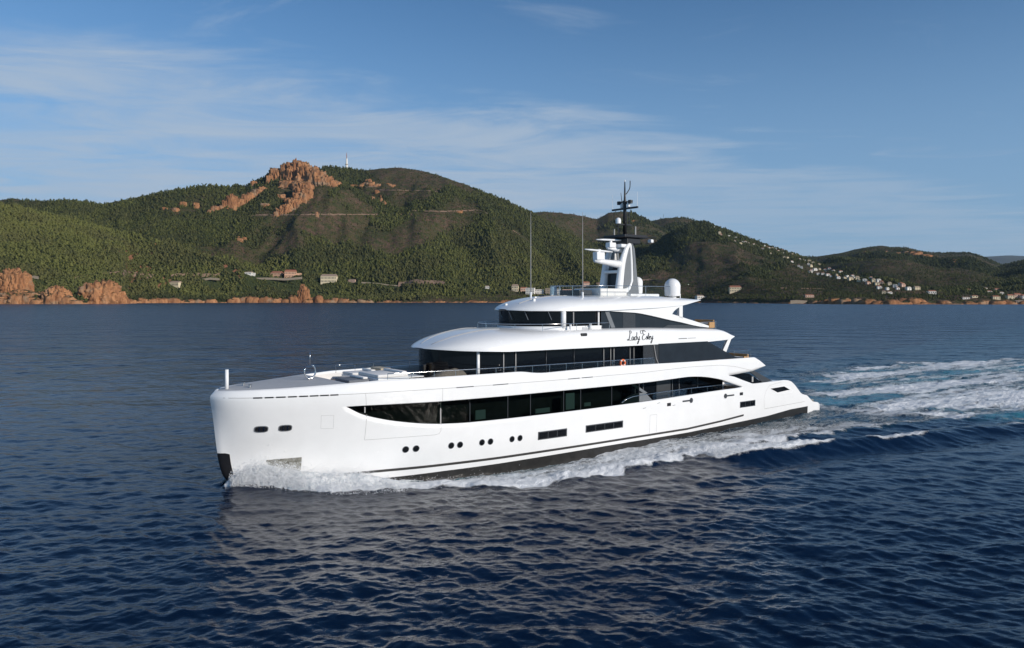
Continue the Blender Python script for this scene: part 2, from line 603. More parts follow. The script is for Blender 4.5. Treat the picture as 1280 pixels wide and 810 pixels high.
foam -= .12 * g_(d, 3.0 + 4 * u)
aer = np.maximum(aer, .65 * sm(sdw, -1, 6))
flat = np.clip(foam, 0, 1)
dz += flat * .085 * lumps(rX, rY)
inside = (np.abs(rN) < hb_ - .3) & (rT > .3) & (rT < 64)
dz = np.where(inside, np.minimum(dz, -.4), dz)
Z[reg] += dz
FO = np.zeros_like(WX)
AE = np.zeros_like(WX)
FO[reg] = np.clip(foam, 0, 1.2)
AE[reg] = np.clip(aer, 0, 1.2)
VV = np.stack([WX + OX, WY + OY, Z], -1).reshape(-1, 3)
nr, nc = WX.shape
idx = np.arange(nr * nc, dtype=np.int32).reshape(nr, nc)
Q = np.stack([idx[:-1, :-1], idx[:-1, 1:], idx[1:, 1:], idx[1:, :-1]], -1).reshape(-1, 4)

sea_m = bpy.data.materials.new('sea_water')
sea_m.use_nodes = True
nt = sea_m.node_tree
P = nt.nodes['Principled BSDF']
tcn = nn(nt, 'ShaderNodeTexCoord')
fo = nn(nt, 'ShaderNodeAttribute', attribute_name='foam').outputs['Fac']
ae = nn(nt, 'ShaderNodeAttribute', attribute_name='aerated').outputs['Fac']
mpf = nn(nt, 'ShaderNodeMapping', inp={'Rotation': (0, 0, -TH), 'Scale': (1, 1, 1)})
mpf.vector_type = 'POINT'
nt.links.new(tcn.outputs['Object'], mpf.inputs[0])
mps = nn(nt, 'ShaderNodeMapping', inp={'Scale': (0.42, 1.15, 1)})
nt.links.new(mpf.outputs[0], mps.inputs[0])
a1 = noise(nt, mps.outputs[0], .42, 10, .70, 1.6)
a2 = noise(nt, mpf.outputs[0], 2.6, 6, .7, .6)
a5 = noise(nt, mpf.outputs[0], 7.0, 4, .7, .3)
pat = mth(nt, 'ADD', mth(nt, 'MULTIPLY', a1, .50), mth(nt, 'ADD', mth(nt, 'MULTIPLY', a2, .32), mth(nt, 'MULTIPLY', a5, .18)))
thr = mth(nt, 'SUBTRACT', .80, mth(nt, 'MULTIPLY', fo, .62))
fm = sstep(nt, mth(nt, 'SUBTRACT', pat, thr), -.03, .09)
fm = mth(nt, 'MULTIPLY', fm, sstep(nt, fo, .02, .14))
fm = mth(nt, 'MULTIPLY', fm, mth(nt, 'MULTIPLY_ADD', sstep(nt, fo, .35, .95), .45, .55))
a4 = noise(nt, tcn.outputs['Object'], .012, 4, .6)
deep = mixc(nt, sstep(nt, a4, .35, .65), (.0011, .0074, .025), (.0016, .0104, .034))
teal = mixc(nt, mth(nt, 'MULTIPLY', ae, sstep(nt, a1, .30, .62), clamp=True), deep, (.06, .28, .34))
body = mixc(nt, fm, teal, (.82, .83, .84))
nt.links.new(body, P.inputs['Base Color'])
rg_ = nn(nt, 'ShaderNodeAttribute', attribute_name='gloss_spread').outputs['Fac']
far_ = nn(nt, 'ShaderNodeAttribute', attribute_name='far_chop').outputs['Fac']
nt.links.new(mth(nt, 'MAXIMUM', mth(nt, 'MULTIPLY', fm, .8), rg_), P.inputs['Roughness'])
P.inputs['IOR'].default_value = 1.333
nt.links.new(mth(nt, 'MULTIPLY_ADD', fm, -.4, .5), P.inputs['Specular IOR Level'])
mpb = nn(nt, 'ShaderNodeMapping', inp={'Rotation': (0, 0, .2), 'Scale': (.5, 1.0, 1)})
nt.links.new(tcn.outputs['Object'], mpb.inputs[0])
b1 = noise(nt, mpb.outputs[0], 2.2, 4, .62, .4)
b3 = noise(nt, mpb.outputs[0], .075, 3, .5, .6)
b2 = noise(nt, mpb.outputs[0], .40, 3, .5, .5)
hh = mth(nt, 'ADD', mth(nt, 'ADD', mth(nt, 'MULTIPLY', b1, .045), mth(nt, 'MULTIPLY', mth(nt, 'MULTIPLY', mth(nt, 'SUBTRACT', b3, .5), far_), 4.0)), mth(nt, 'MULTIPLY', mth(nt, 'MULTIPLY', mth(nt, 'SUBTRACT', b2, .5), far_), 1.0))
hh = mth(nt, 'ADD', hh, mth(nt, 'MULTIPLY', mth(nt, 'MULTIPLY', pat, fm), .5))
bp = nn(nt, 'ShaderNodeBump', inp={'Strength': 1.0, 'Distance': 1.0})
nt.links.new(hh, bp.inputs['Height'])
nt.links.new(bp.outputs[0], P.inputs['Normal'])
sea = fast_mesh('sea', VV, Q, sea_m, smooth=True, attrs={'foam': FO.ravel(), 'aerated': AE.ravel(), 'gloss_spread': np.sqrt(np.sqrt(.055 ** 4 + 1.0 * var_lost)).clip(0, .17 + .10 * sm(np.log(WY), math.log(80), math.log(420))).ravel(), 'far_chop': sm(np.log(WY), math.log(55), math.log(420)).ravel()})
tag(sea, kind='structure')

# ---- bow wave and its spray
foam_m = bpy.data.materials.new('white_water')
foam_m.use_nodes = True
nt = foam_m.node_tree
P = nt.nodes['Principled BSDF']
P.inputs['Roughness'].default_value = .9
P.inputs['Specular IOR Level'].default_value = .2
t_ = nn(nt, 'ShaderNodeTexCoord')
k1 = noise(nt, t_.outputs['Object'], 2.4, 8, .7, .5)
nt.links.new(mixc(nt, sstep(nt, k1, .36, .56), (.66, .70, .71), (.90, .90, .89)), P.inputs['Base Color'])
bp = nn(nt, 'ShaderNodeBump', inp={'Strength': 1.0, 'Distance': .10})
nt.links.new(noise(nt, t_.outputs['Object'], 6.0, 8, .8), bp.inputs['Height'])
nt.links.new(bp.outputs[0], P.inputs['Normal'])
rs = np.random.default_rng(21)


def vnoise(x, y, z, seed):
    """cheap sum of sines noise, -1..1"""
    r = np.random.default_rng(seed)
    s = 0
    for i in range(14):
        f = 1.1 * 1.30 ** i
        v = r.normal(size=3)
        v /= np.linalg.norm(v)
        s = s + np.sin(f * (x * v[0] + y * v[1] + z * v[2]) + r.uniform(0, 6.28)) * .86 ** i
    return s / 3.0


crestH = pl([(-.6, .25), (.3, .95), (1.5, 1.5), (3.0, 1.30), (5, .95), (6.8, .75), (8, .5), (10, .15), (12, -.12), (16, -.3), (20, -.55), (24, -1.1)])
crestN = pl([(-.6, .1), (.3, .35), (1.5, .7), (3, 1.15), (5, 2.0), (7, 3.0), (9, 3.6), (12, 3.2), (16, 3.3), (20, 4.0), (24, 4.6)])
footN = pl([(-.6, .3), (0, 1.0), (1.3, 2.0), (2.5, 3.0), (3.5, 4.3), (4.5, 5.6), (6.4, 5.7), (9, 5.5), (12, 5.4), (16, 5.4), (20, 5.6), (24, 5.8)])
BV, BF = [], []
for sg in (1, -1):
    tt = np.arange(-.6, 24, .07)
    vv = np.linspace(0, 1, 40)
    TT, VV2 = np.meshgrid(tt, vv, indexing='ij')
    hbn = HB(np.maximum(TT, 0), .3)
    cn, fn, ch = crestN(TT), footN(TT), crestH(TT)
    # v: plating -> crest -> outer foot
    up = np.clip(VV2 / .45, 0, 1)
    dn = np.clip((VV2 - .45) / .55, 0, 1)
    nrel = -.15 + (cn + .15) * up + (fn - cn) * dn
    zhull = pl([(-.6, .2), (1, 1.3), (2.5, 1.2), (4, .5), (6, .1), (8, -.35), (11, -.9), (24, -1.0)])(TT)
    zz2 = np.where(VV2 < .45, zhull + (ch - zhull) * up ** 1.5, ch + (-.25 - ch) * (dn ** 1.35))
    nz = vnoise(TT * 1.4, nrel * 1.4, zz2, 3)
    nz2 = vnoise(TT * 3.2 + 5, nrel * 3.2, zz2 * 3, 4)
    am = np.clip(VV2 * 4, .25, 1) * np.clip(1.2 - dn, .4, 1) * np.clip((TT + 1) / 3, .3, 1)
    zz2 = zz2 + am * (.20 * nz + .09 * nz2) * np.clip(ch * 1.4, .3, 1)
    nn2 = hbn + nrel + .22 * am * nz2 + .3 * am * nz * dn
    X = WP[0] + TT * UX[0] + sg * nn2 * NX[0]
    Y = WP[1] + TT * UX[1] + sg * nn2 * NX[1]
    o = sum(len(b) for b in BV)
    BV.append(np.stack([X, Y, zz2], -1).reshape(-1, 3))
    r_, c_ = TT.shape
    ii = np.arange(r_ * c_).reshape(r_, c_) + o
    keep = np.ones((r_ - 1, c_ - 1), bool)
    lac = vnoise(TT * 1.1 + 9, nrel * 1.3, TT * 0, 8) + .6 * vnoise(TT * 3.1, nrel * 3.3, TT * 0, 9)
    frac = pl([(-.6, .5), (2, -3), (8, -2.2), (11, -.7), (15, .0), (18, .6), (21, 1.6), (24, 3)])(TT) - 1.2 * (VV2 > .4) * (VV2 < .8) * (TT < 18)
    keep &= (lac > frac)[:-1, :-1]
    keep &= (lac > (VV2 - .8) * 5 - 1.0)[:-1, :-1]
    q4 = np.stack([ii[:-1, :-1], ii[:-1, 1:], ii[1:, 1:], ii[1:, :-1]], -1)[keep]
    BF.append(q4.reshape(-1, 4))
bw = fast_mesh('bow_wave', np.concatenate(BV), np.concatenate(BF), foam_m, smooth=True)
tag(bw, kind='stuff')
# droplets thrown up from the crest, the wash and the second wave
dp, dr = [], []
for i in range(34000):
    t = rs.uniform(-.4, 8.5) if i < 31500 else rs.uniform(8, 18)
    if rs.random() < .4 and i < 31500:
        t = rs.uniform(-.3, 3.5)
    u = rs.random() if t < 8 else rs.uniform(.6, 1)
    n = float(HB(max(t, 0), .3)) + .05 + (float(footN(t)) + .3) * u
    ch = float(crestH(t))
    prof = max(0.0, 1 - abs(u - .45) / .62)
    z = ch * prof * rs.uniform(.5, 1.0) + abs(rs.normal(0, .17)) * (1 + ch * .8)
    if rs.random() < .05:
        z += rs.exponential(.28)
    sg = 1 if rs.random() < .8 else -1
    p = WP + t * UX + sg * n * NX
    dp.append((p[0], p[1], z))
    dr.append(rs.uniform(.008, .024) * (1.5 if rs.random() < .12 else 1))
cw = np.array(c1)
for i in range(2600):
    u = rs.uniform(0, 1.9)
    k = int(u)
    a = cw[k + 1] + (cw[k + 2] - cw[k + 1]) * (u - k)
    p = a + rs.normal(0, .35, 2)
    dp.append((p[0], p[1], .35 + abs(rs.normal(0, .28))))
    dr.append(rs.uniform(.012, .04))
dp, dr = np.array(dp), np.array(dr)
octv = np.array([(1, 0, 0), (-1, 0, 0), (0, 1, 0), (0, -1, 0), (0, 0, 1), (0, 0, -1)], float)
octf = np.array([(0, 2, 4), (2, 1, 4), (1, 3, 4), (3, 0, 4), (2, 0, 5), (1, 2, 5), (3, 1, 5), (0, 3, 5)])
DV = (dp[:, None, :] + octv[None] * dr[:, None, None] * rs.uniform(.7, 1.4, (len(dp), 6, 1))).reshape(-1, 3)
DF = (octf[None] + (np.arange(len(dp)) * 6)[:, None, None]).reshape(-1, 3)
drop_m = mat('spray', (.80, .81, .82), .8)
tag(fast_mesh('bow_spray', DV, DF, drop_m, smooth=True), kind='stuff')
# ================================================================== HILLS AND SHORE
SHORE = pl([(-2600, 382), (-150, 380.2), (0, 380.0), (90, 380.0), (120, 379.8), (152, 379.6), (160, 378.9), (300, 378.4), (470, 378.3), (640, 378.3), (870, 378.3),
            (1000, 379.8), (1100, 380.4), (1280, 380.4), (1450, 380.4), (3200, 381)])
shore_d = lambda px: F * HC / (SHORE(px) - YH)
# ridge lines of the hills: crest in the photo, distance of the crest, distance of the foot behind the shore
LAY = [
    dict(p=[(-400, 268), (-250, 258), (-100, 252), (0, 250), (15, 247.5), (30, 251), (60, 252), (90, 250.5), (110, 253), (128, 257), (165, 249), (200, 241), (230, 236.5), (262, 231.5),
            (285, 233), (305, 233), (320, 226), (338, 216), (365, 210), (400, 217), (425, 226), (445, 238), (480, 250), (510, 262), (550, 284), (600, 305),
            (650, 324), (700, 341), (745, 357), (800, 368), (860, 372.5)], r=3700, f=140, g=1.15, b=.5, seed=2),
    dict(p=[(-420, 240), (-200, 247), (-80, 250), (0, 256), (30, 262), (60, 268), (100, 277), (180, 299), (230, 312), (280, 326), (330, 344), (352, 352), (400, 362), (450, 371)], r=2750, f=150, g=.95, b=.45, seed=3),
    dict(p=[(300, 300), (360, 225), (395, 212), (410, 208.5), (432, 210), (450, 213), (464, 212), (478, 210), (500, 209.5), (520, 212), (545, 218), (580, 230), (620, 246),
            (660, 263.5), (700, 287), (740, 310), (780, 330), (830, 349), (870, 367), (900, 373)], r=4500, f=200, g=1.0, b=.5, seed=4),
    dict(p=[(560, 330), (620, 285), (645, 271), (665, 266), (680, 264.5), (700, 265.5), (730, 270), (747, 274), (760, 266.5), (775, 263.5), (790, 265), (800, 270), (812, 276), (850, 300), (900, 330), (950, 360)],
         r=5600, f=900, g=1.0, b=.5, seed=5),
    dict(p=[(740, 330), (790, 285), (812, 277), (825, 273.5), (845, 271.5), (860, 273.5), (875, 278), (900, 290), (940, 320), (980, 350)], r=6100, f=1500, g=1.0, b=.5, seed=6),
    dict(p=[(770, 340), (810, 310), (840, 291), (862, 281), (878, 278.5), (890, 280.5), (905, 287), (940, 300), (980, 314.5), (1010, 325), (1040, 338), (1080, 352), (1120, 360), (1160, 366), (1230, 371), (1300, 373)],
         r=4300, f=80, g=.9, b=.5, seed=7),
    dict(p=[(880, 345), (960, 329), (1010, 322), (1040, 318), (1060, 314), (1078, 310.5), (1100, 309), (1115, 309.5), (1130, 310), (1150, 314), (1175, 318.5), (1190, 318), (1212, 318), (1225, 321), (1250, 331), (1275, 341), (1330, 360)],
         r=6600, f=300, g=.9, b=.5, seed=8),
    dict(p=[(1130, 371), (1180, 356), (1225, 344), (1250, 334.5), (1268, 329.5), (1282, 327), (1340, 312), (1450, 300), (1600, 310), (1900, 330)], r=5200, f=300, g=.95, b=.5, seed=9),
]


def fbm(x, y, seed, octv=6, lac=2.03, gain=.52):
    r = np.random.default_rng(seed)
    s, a, f = 0, 1.0, 1.0
    for o in range(octv):
        for j in range(3):
            th = r.uniform(0, 6.283)
            s = s + a * np.sin(f * (x * math.cos(th) + y * math.sin(th)) + r.uniform(0, 6.28) + 1.1 * np.sin(f * .7 * (x * math.sin(th) - y * math.cos(th)) + r.uniform(0, 6.28))) / 3
        a *= gain
        f *= lac
    return s


def ground(px, y):
    """height of the land at photo column px and distance y"""
    px, y = np.broadcast_arrays(np.asarray(px, float), np.asarray(y, float))
    x = (px - CX) / F * y
    sd_ = shore_d(px)
    e = y - sd_
    bluff = 9 + 6 * fbm(x * .011, y * .002, 31, 4)
    h = np.where(e < 0, np.maximum(-6, e * .12), bluff * sm(e, 2, 26) + 10 * sm(e, 30, 160))
    h = np.where(e < 0, h, h + 1.6 * fbm(x * .05, y * .05, 32, 4) * sm(e, 0, 25))
    g1_ = fbm(x * .0042, y * .0022, 33, 6)
    for L in LAY:
        xs_, ys_ = zip(*L['p'])
        crest = np.interp(px, xs_, ys_, left=YH + 3, right=YH + 3)
        rr = L['r'] * (1 + .035 * fbm(px * .012, 0 * px, L['seed'] + 50, 3))
        H = HC + (YH - crest) / F * rr
        f0 = sd_ + L['f']
        s = np.clip((y - f0) / np.maximum(rr - f0, 50), 0, 1)
        up = s ** L['g']
        # spurs and gullies fade out on the crest so that the skyline keeps its line
        gul = fbm(x * .0075 + .7 * g1_, y * .0026, L['seed'] + 70, 5)
        rid = 1 - np.abs(fbm(x * .0052 + .4 * g1_, y * .0014, L['seed'] + 90, 3)) * 1.6
        up = up + (.075 * gul + .10 * (rid - .4)) * np.sin(np.pi * np.clip(s, 0, 1)) ** .8
        front = H * up
        back = H - (y - rr) * L['b']
        hl = np.where(y < rr, front, back)
        hl = np.where(H < 3, -50, hl)
        h = np.where(e > 0, np.maximum(h, np.where(y > f0, hl, -50)), h)
    h = h + np.where(e > 40, 3.0 * fbm(x * .03, y * .03, 35, 4), 0)
    return h


def hit(px, py, ymin=None):
    """first land point seen behind photo point (px, py)"""
    d0 = float(shore_d(px)) + (5 if ymin is None else ymin)
    ys_ = np.arange(d0, 7600, 5.0)
    j = np.clip((np.log(ys_ / gy[0]) / .0036), 0, len(gy) - 1.001)
    i = int(np.clip(np.searchsorted(gpx, px) - 1, 0, len(gpx) - 2))
    u = (px - gpx[i]) / (gpx[i + 1] - gpx[i])
    colz = GZ[:, i] * (1 - u) + GZ[:, i + 1] * u
    jj = j.astype(int)
    hs_ = colz[jj] * (1 - j + jj) + colz[jj + 1] * (j - jj)
    el = HC + (YH - py) / F * ys_
    k = np.nonzero(hs_ >= el)[0]
    y = float(ys_[k[0]]) if len(k) else 4200.0
    return (px - CX) / F * y, y, float(ground(px, y))


gy = 1500 * np.exp(np.arange(0, math.log(7800 / 1500), .0036))
gpx = np.concatenate([np.linspace(-1100, -170, 90)[:-1], np.arange(-170, 1450, 2.0), np.linspace(1450, 2300, 80)])
GP, GY = np.meshgrid(gpx, gy)
GZ = ground(GP, GY)
GX = (GP - CX) / F * GY
nr, nc = GP.shape
# rock shows where the slope is steep
dzy = np.gradient(GZ, axis=0) / np.gradient(GY, axis=0)
bare = fbm(GX * .0038, GY * .0030, 61, 5)
rock = sm(bare + .9 * (dzy - .42), 1.2, 1.5)
e_ = GY - shore_d(GP)
rock = np.maximum(rock, (1 - sm(e_, 2, 14)) * (e_ > -30))
brown = sm(fbm(GX * .0024 + 3, GY * .0021, 62, 6, gain=.6), -.30, .30) * sm(GY - 2600 + 1.2 * GP, 0, 700)
idx = np.arange(nr * nc, dtype=np.int32).reshape(nr, nc)
Q = np.stack([idx[:-1, :-1], idx[:-1, 1:], idx[1:, 1:], idx[1:, :-1]], -1).reshape(-1, 4)
hill_m = bpy.data.materials.new('scrub_and_red_rock')
hill_m.use_nodes = True
nt = hill_m.node_tree
P = nt.nodes['Principled BSDF']
P.inputs['Roughness'].default_value = .95
P.inputs['Specular IOR Level'].default_value = .1
t_ = nn(nt, 'ShaderNodeTexCoord')
k1 = noise(nt, t_.outputs['Object'], .035, 8, .68)
k2 = noise(nt, t_.outputs['Object'], .16, 7, .7)
k3 = noise(nt, t_.outputs['Object'], .008, 6, .6)
gr = mixc(nt, sstep(nt, k2, .35, .65), (.026, .034, .014), (.066, .078, .028))
br = mixc(nt, sstep(nt, k2, .36, .64), (.062, .040, .029), (.165, .102, .068))
bf = nn(nt, 'ShaderNodeAttribute', attribute_name='brown').outputs['Fac']
rf = nn(nt, 'ShaderNodeAttribute', attribute_name='rock').outputs['Fac']
br = mixc(nt, sstep(nt, k3, .42, .62), br, mixc(nt, .7, gr, (.105, .072, .042)))
veg = mixc(nt, mth(nt, 'MULTIPLY', bf, sstep(nt, k1, .36, .58), clamp=True), gr, br)
rk = mixc(nt, sstep(nt, k1, .3, .7), (.22, .095, .055), (.36, .17, .095))
nt.links.new(mixc(nt, sstep(nt, mth(nt, 'MULTIPLY', rf, mth(nt, 'ADD', k2, .5)), .42, .62), veg, rk), P.inputs['Base Color'])
bp = nn(nt, 'ShaderNodeBump', inp={'Strength': .9, 'Distance': 5.0})
nt.links.new(k2, bp.inputs['Height'])
nt.links.new(bp.outputs[0], P.inputs['Normal'])
hills = fast_mesh('hills', np.stack([GX, GY, GZ], -1).reshape(-1, 3), Q, hill_m, smooth=True, attrs={'brown': brown.ravel(), 'rock': rock.ravel()})
tag(hills, kind='structure')

# the far coast on the right
fm_ = mat('far_hills', (.05, .06, .05), .95, var=.3, vscale=.002)
fx = np.linspace(1000, 1900, 120)
fcr = pl([(1000, 345), (1120, 338), (1180, 325), (1215, 321.5), (1245, 320), (1262, 319), (1280, 320), (1330, 316), (1450, 322), (1900, 350)])
A = []
for q in np.linspace(0, 1, 16):
    yy = 15000 + 5000 * q
    hgt = (HC + (YH - fcr(fx)) / F * 20000) * (q ** .8) * (1 + .1 * fbm(fx * .05, fx * 0 + q * 4, 5, 4) * (1 - q)) - 2
    A.append(np.stack([(fx - CX) / F * yy, np.full_like(fx, yy), hgt], -1))
A.append(np.stack([(fx - CX) / F * 24000, np.full_like(fx, 24000), fx * 0 - 5], -1))
tag(MB().grid(np.array(A)).build('distant_hills', fm_, smooth=True, recalc=False), kind='structure')

# ---- crags
from mathutils import noise as mnoise
rock_m = bpy.data.materials.new('red_porphyry')
rock_m.use_nodes = True
nt = rock_m.node_tree
P = nt.nodes['Principled BSDF']
P.inputs['Roughness'].default_value = .9
P.inputs['Specular IOR Level'].default_value = .15
t_ = nn(nt, 'ShaderNodeTexCoord')
mp_ = nn(nt, 'ShaderNodeMapping', inp={'Scale': (1, 1, .35)})
nt.links.new(t_.outputs['Object'], mp_.inputs[0])
k1 = noise(nt, mp_.outputs[0], .05, 8, .65)
k2 = noise(nt, t_.outputs['Object'], .018, 6, .6)
c1_ = mixc(nt, sstep(nt, k1, .3, .7), (.20, .088, .042), (.46, .225, .105))
c2_ = mixc(nt, sstep(nt, k2, .52, .66), c1_, (.30, .20, .125))
ge = nn(nt, 'ShaderNodeNewGeometry')
sx = nn(nt, 'ShaderNodeSeparateXYZ')
nt.links.new(ge.outputs['Normal'], sx.inputs[0])
scr = mth(nt, 'MULTIPLY', sstep(nt, sx.outputs[2], .62, .85), sstep(nt, k1, .42, .55))
nt.links.new(mixc(nt, scr, c2_, (.030, .038, .016)), P.inputs['Base Color'])
bp = nn(nt, 'ShaderNodeBump', inp={'Strength': 1.0, 'Distance': 4.0})
nt.links.new(k1, bp.inputs['Height'])
nt.links.new(bp.outputs[0], P.inputs['Normal'])
_ico = {}


def ico(sub):
    if sub not in _ico:
        bm = bmesh.new()
        bmesh.ops.create_icosphere(bm, subdivisions=sub, radius=1)
        bm.verts.index_update()
        _ico[sub] = (np.array([v.co[:] for v in bm.verts]), np.array([[v.index for v in f.verts] for f in bm.faces]))
        bm.free()
    return _ico[sub]


def crag(c, wx, wy, hz, sub, seed, sharp=.34, square=.55):
    """a fractured boulder or pillar standing with its foot at c"""
    v, f = ico(sub)
    off = Vector((seed * 7.3, seed * 3.1, seed * 5.7))
    out = np.empty_like(v)
    for i, p in enumerate(v):
        P_ = Vector(p)
        big = mnoise.noise(P_ * 1.2 + off)
        q = Vector((P_.x * 2.6, P_.y * 2.6, P_.z * .55)) + off
        cell = mnoise.voronoi(q)[0]
        crack = min(1.0, (cell[1] - cell[0]) * 3.2)
        q2 = Vector((P_.x * 6, P_.y * 6, P_.z * 1.6)) + off * 2
        c2 = mnoise.voronoi(q2)[0]
        crack2 = min(1.0, (c2[1] - c2[0]) * 3)
        ter = mnoise.turbulence(Vector((P_.x * 6, P_.y * 6, P_.z * 5)) + off, 4, False)
        d = 1 + .16 * big + sharp * (crack - .7) * .55 + sharp * .22 * (crack2 - .6) - .13 * ter + .05
        sq = max(abs(p[0]), abs(p[1]), abs(p[2])) ** -square
        out[i] = p * d * sq
    # below the waist the rock carries straight on down into the slope
    zc_ = np.clip(v[:, 2], -1, 0)
    out[:, :2] *= np.minimum(1 / np.sqrt(np.maximum(1 - zc_ ** 2, .16)), 2.5)[:, None] * (1 - .12 * zc_)[:, None]
    return out * np.array([wx / 2, wy / 2, hz]) + np.array(c), f


def rocks(name, items, mat_=None, **kw):
    VS, FS, o = [], [], 0
    for it in items:
        v, f = crag(*it, **kw)
        VS.append(v)
        FS.append(f + o)
        o += len(v)
    return fast_mesh(name, np.concatenate(VS), np.concatenate(FS), mat_ or rock_m)


PEAK = [(369, 223, 26, 22, 6), (359, 222, 16, 17, 5), (376, 224, 20, 22, 5), (345, 222, 16, 12, 5), (338, 226, 10, 7, 4), (385, 227, 24, 20, 6), (395, 229, 22, 17, 5), (405, 231, 20, 13, 5), (414, 232, 14, 8, 4), (421, 232, 9, 5, 4),
        (361, 231, 22, 6, 4), (375, 235, 18, 9, 5), (379, 240, 17, 13, 5), (383, 246, 14, 10, 5), (376, 251, 18, 11, 5), (367, 258, 18, 10, 5), (358, 263, 14, 8, 5), (350, 267, 9, 8, 4), (345, 270, 6, 6, 4), (387, 238, 10, 8, 4),
        (329, 239, 12, 6, 4), (322, 243, 13, 7, 4), (315, 247, 13, 7, 4), (308, 251, 13, 8, 4), (300, 256, 13, 8, 4), (295, 259, 10, 7, 4), (289, 261, 13, 18, 5), (282, 261, 9, 12, 4), (276, 263, 7, 6, 4), (268, 265, 9, 8, 4), (262, 267, 6, 5, 4), (317, 231, 8, 5, 4),
        (331, 258, 11, 4, 4), (245, 260, 7, 7, 4), (229, 257, 9, 5, 4), (219, 264, 8, 4, 4), (352, 246, 10, 3, 4), (360, 250, 8, 3, 4), (205, 262, 8, 3, 4)]
items = []
for i, (px, py, wpx, hpx, sub) in enumerate(PEAK):
    x, y, z = hit(px, py)
    k = y / F
    items.append(((x, y + wpx * k * .10, z - hpx * k * .10), wpx * k * 1.05, wpx * k * .9, hpx * k * 1.02, sub, i + 1))
tag(rocks('rocky_peak', items), kind='structure')
SPUR = [(446, 233, 12, 5), (457, 233, 12, 8), (464, 231, 9, 8), (471, 232, 7, 4), (489, 232, 9, 3), (471, 240, 6, 5), (476, 249, 5, 6), (466, 248, 4, 4), (480, 255, 5, 4), (396, 270, 4, 6),
        (1128, 317, 12, 4), (1140, 317, 14, 5), (1107, 315, 5, 3), (1160, 320, 12, 2.5), (1191, 327, 8, 4), (1195, 326, 6, 4), (1082, 316, 6, 3), (60, 273, 12, 1.6), (195, 303, 10, 3), (790, 277, 8, 2), (575, 265, 8, 2), (300, 300, 9, 5)]
items = []
sr = np.random.default_rng(4)
for i, (px0, py0, wpx0, hpx0) in enumerate(SPUR):
    for j in range(5):
        px, py = px0 + sr.normal(0, wpx0 * .28), py0 + sr.normal(0, hpx0 * .25)
        wpx, hpx = wpx0 * sr.uniform(.3, .62), hpx0 * sr.uniform(.4, .8)
        x, y, z = hit(px, py)
        k = y / F
        items.append(((x, y, z - hpx * k * .25), wpx * k * 1.3, wpx * k * .8, hpx * k, 3, i * 7 + j + 60))
tag(rocks('hillside_rock', items), kind='structure')
# red cliffs along the water: the big headland rocks one by one, the low rim as one mass
BIG = [(10, 372, 74, 16, 'long low red shore rock at the far left of the coast'), (64, 380, 34, 22, 'rounded red shore rock left of the cleft'), (118, 380, 52, 27, 'biggest dome shaped red headland rock right of the cleft'),
       (143, 380, 26, 12, 'low red ledge tapering right of the dome shaped headland rock'), (10, 352, 38, 19, 'pale red bluff above the long low shore rock at far left'), (378, 378, 16, 21, 'dark red cliff pillar below the coral shore houses')]
for i, (px, py, wpx, hpx, lab) in enumerate(BIG):
    d0 = float(shore_d(px)) + (6 if py > 375 else 18)
    if py < 360:
        d0 += 45
    if px == 10 and py > 360:
        d0 -= 2
    k = d0 / F
    z0 = -1.5 if py > 365 else HC + (YH - py) * k - hpx * k * .6
    hz = hpx * k + 1.5 if py > 365 else hpx * k * 1.3
    o = rocks('shore_rock', [(((px - CX) / F * d0, d0 + wpx * k * .3, z0), wpx * k * 1.05, wpx * k * .8, hz, 6, i + 120)], sharp=.26, square=.18)
    tag(o, lab, 'rock')
items = []
rr_ = np.random.default_rng(8)
px = -160.0
while px < 1440:
    lo = 11 if px < 86 else 6 if px < 640 else (5.5 if px < 1000 else 5)
    hpx = rr_.uniform(.2, 1.15) * lo * (1.5 if 290 < px < 400 or 1030 < px < 1125 else (.55 if 470 < px < 1000 else 1))
    wpx = rr_.uniform(7, 17)
    d0 = float(shore_d(px)) + rr_.uniform(-3, 8)
    k = d0 / F
    items.append((((px - CX) / F * d0, d0 + wpx * k * .3, -2.0), wpx * k * 1.3, wpx * k, hpx * k + 2, 3, int(px) + 900))
    px += wpx * (.55 if px < 240 or rr_.random() < .7 else 1.3)
for i in range(30):
    px = rr_.uniform(1030, 1150) if i < 20 else rr_.uniform(330, 400)
    d0 = float(shore_d(px)) + rr_.uniform(8, 46)
    k = d0 / F
    items.append((((px - CX) / F * d0, d0, -1.0), rr_.uniform(9, 20) * k, 12 * k, rr_.uniform(4, 9) * k, 3, i + 3000))
tag(rocks('shore_cliffs', items, sharp=.3, square=.3), kind='structure')

# ---- paths and the coast road cut into the slopes
def ribbon(name, pts, wdt, m, lift=1.2):
    P3 = []
    for (ax, ay), (bx, by) in zip(pts[:-1], pts[1:]):
        k = max(2, int(abs(bx - ax) / 3))
        for j in range(k):
            P3.append((ax + (bx - ax) * j / k, ay + (by - ay) * j / k))
    P3.append(pts[-1])
    W3 = [hit(*p) for p in P3]
    A = [[(x, y - wdt / 2, float(ground(CX + F * x / (y - wdt / 2), y - wdt / 2)) + lift), (x, y, z + lift + wdt * .25), (x, y + wdt / 2, float(ground(CX + F * x / (y + wdt / 2), y + wdt / 2)) + lift + wdt * .2)] for x, y, z in W3]
    o = MB().grid(np.array(A)).build(name, m, smooth=True, recalc=False)
    return tag(o, kind='structure')


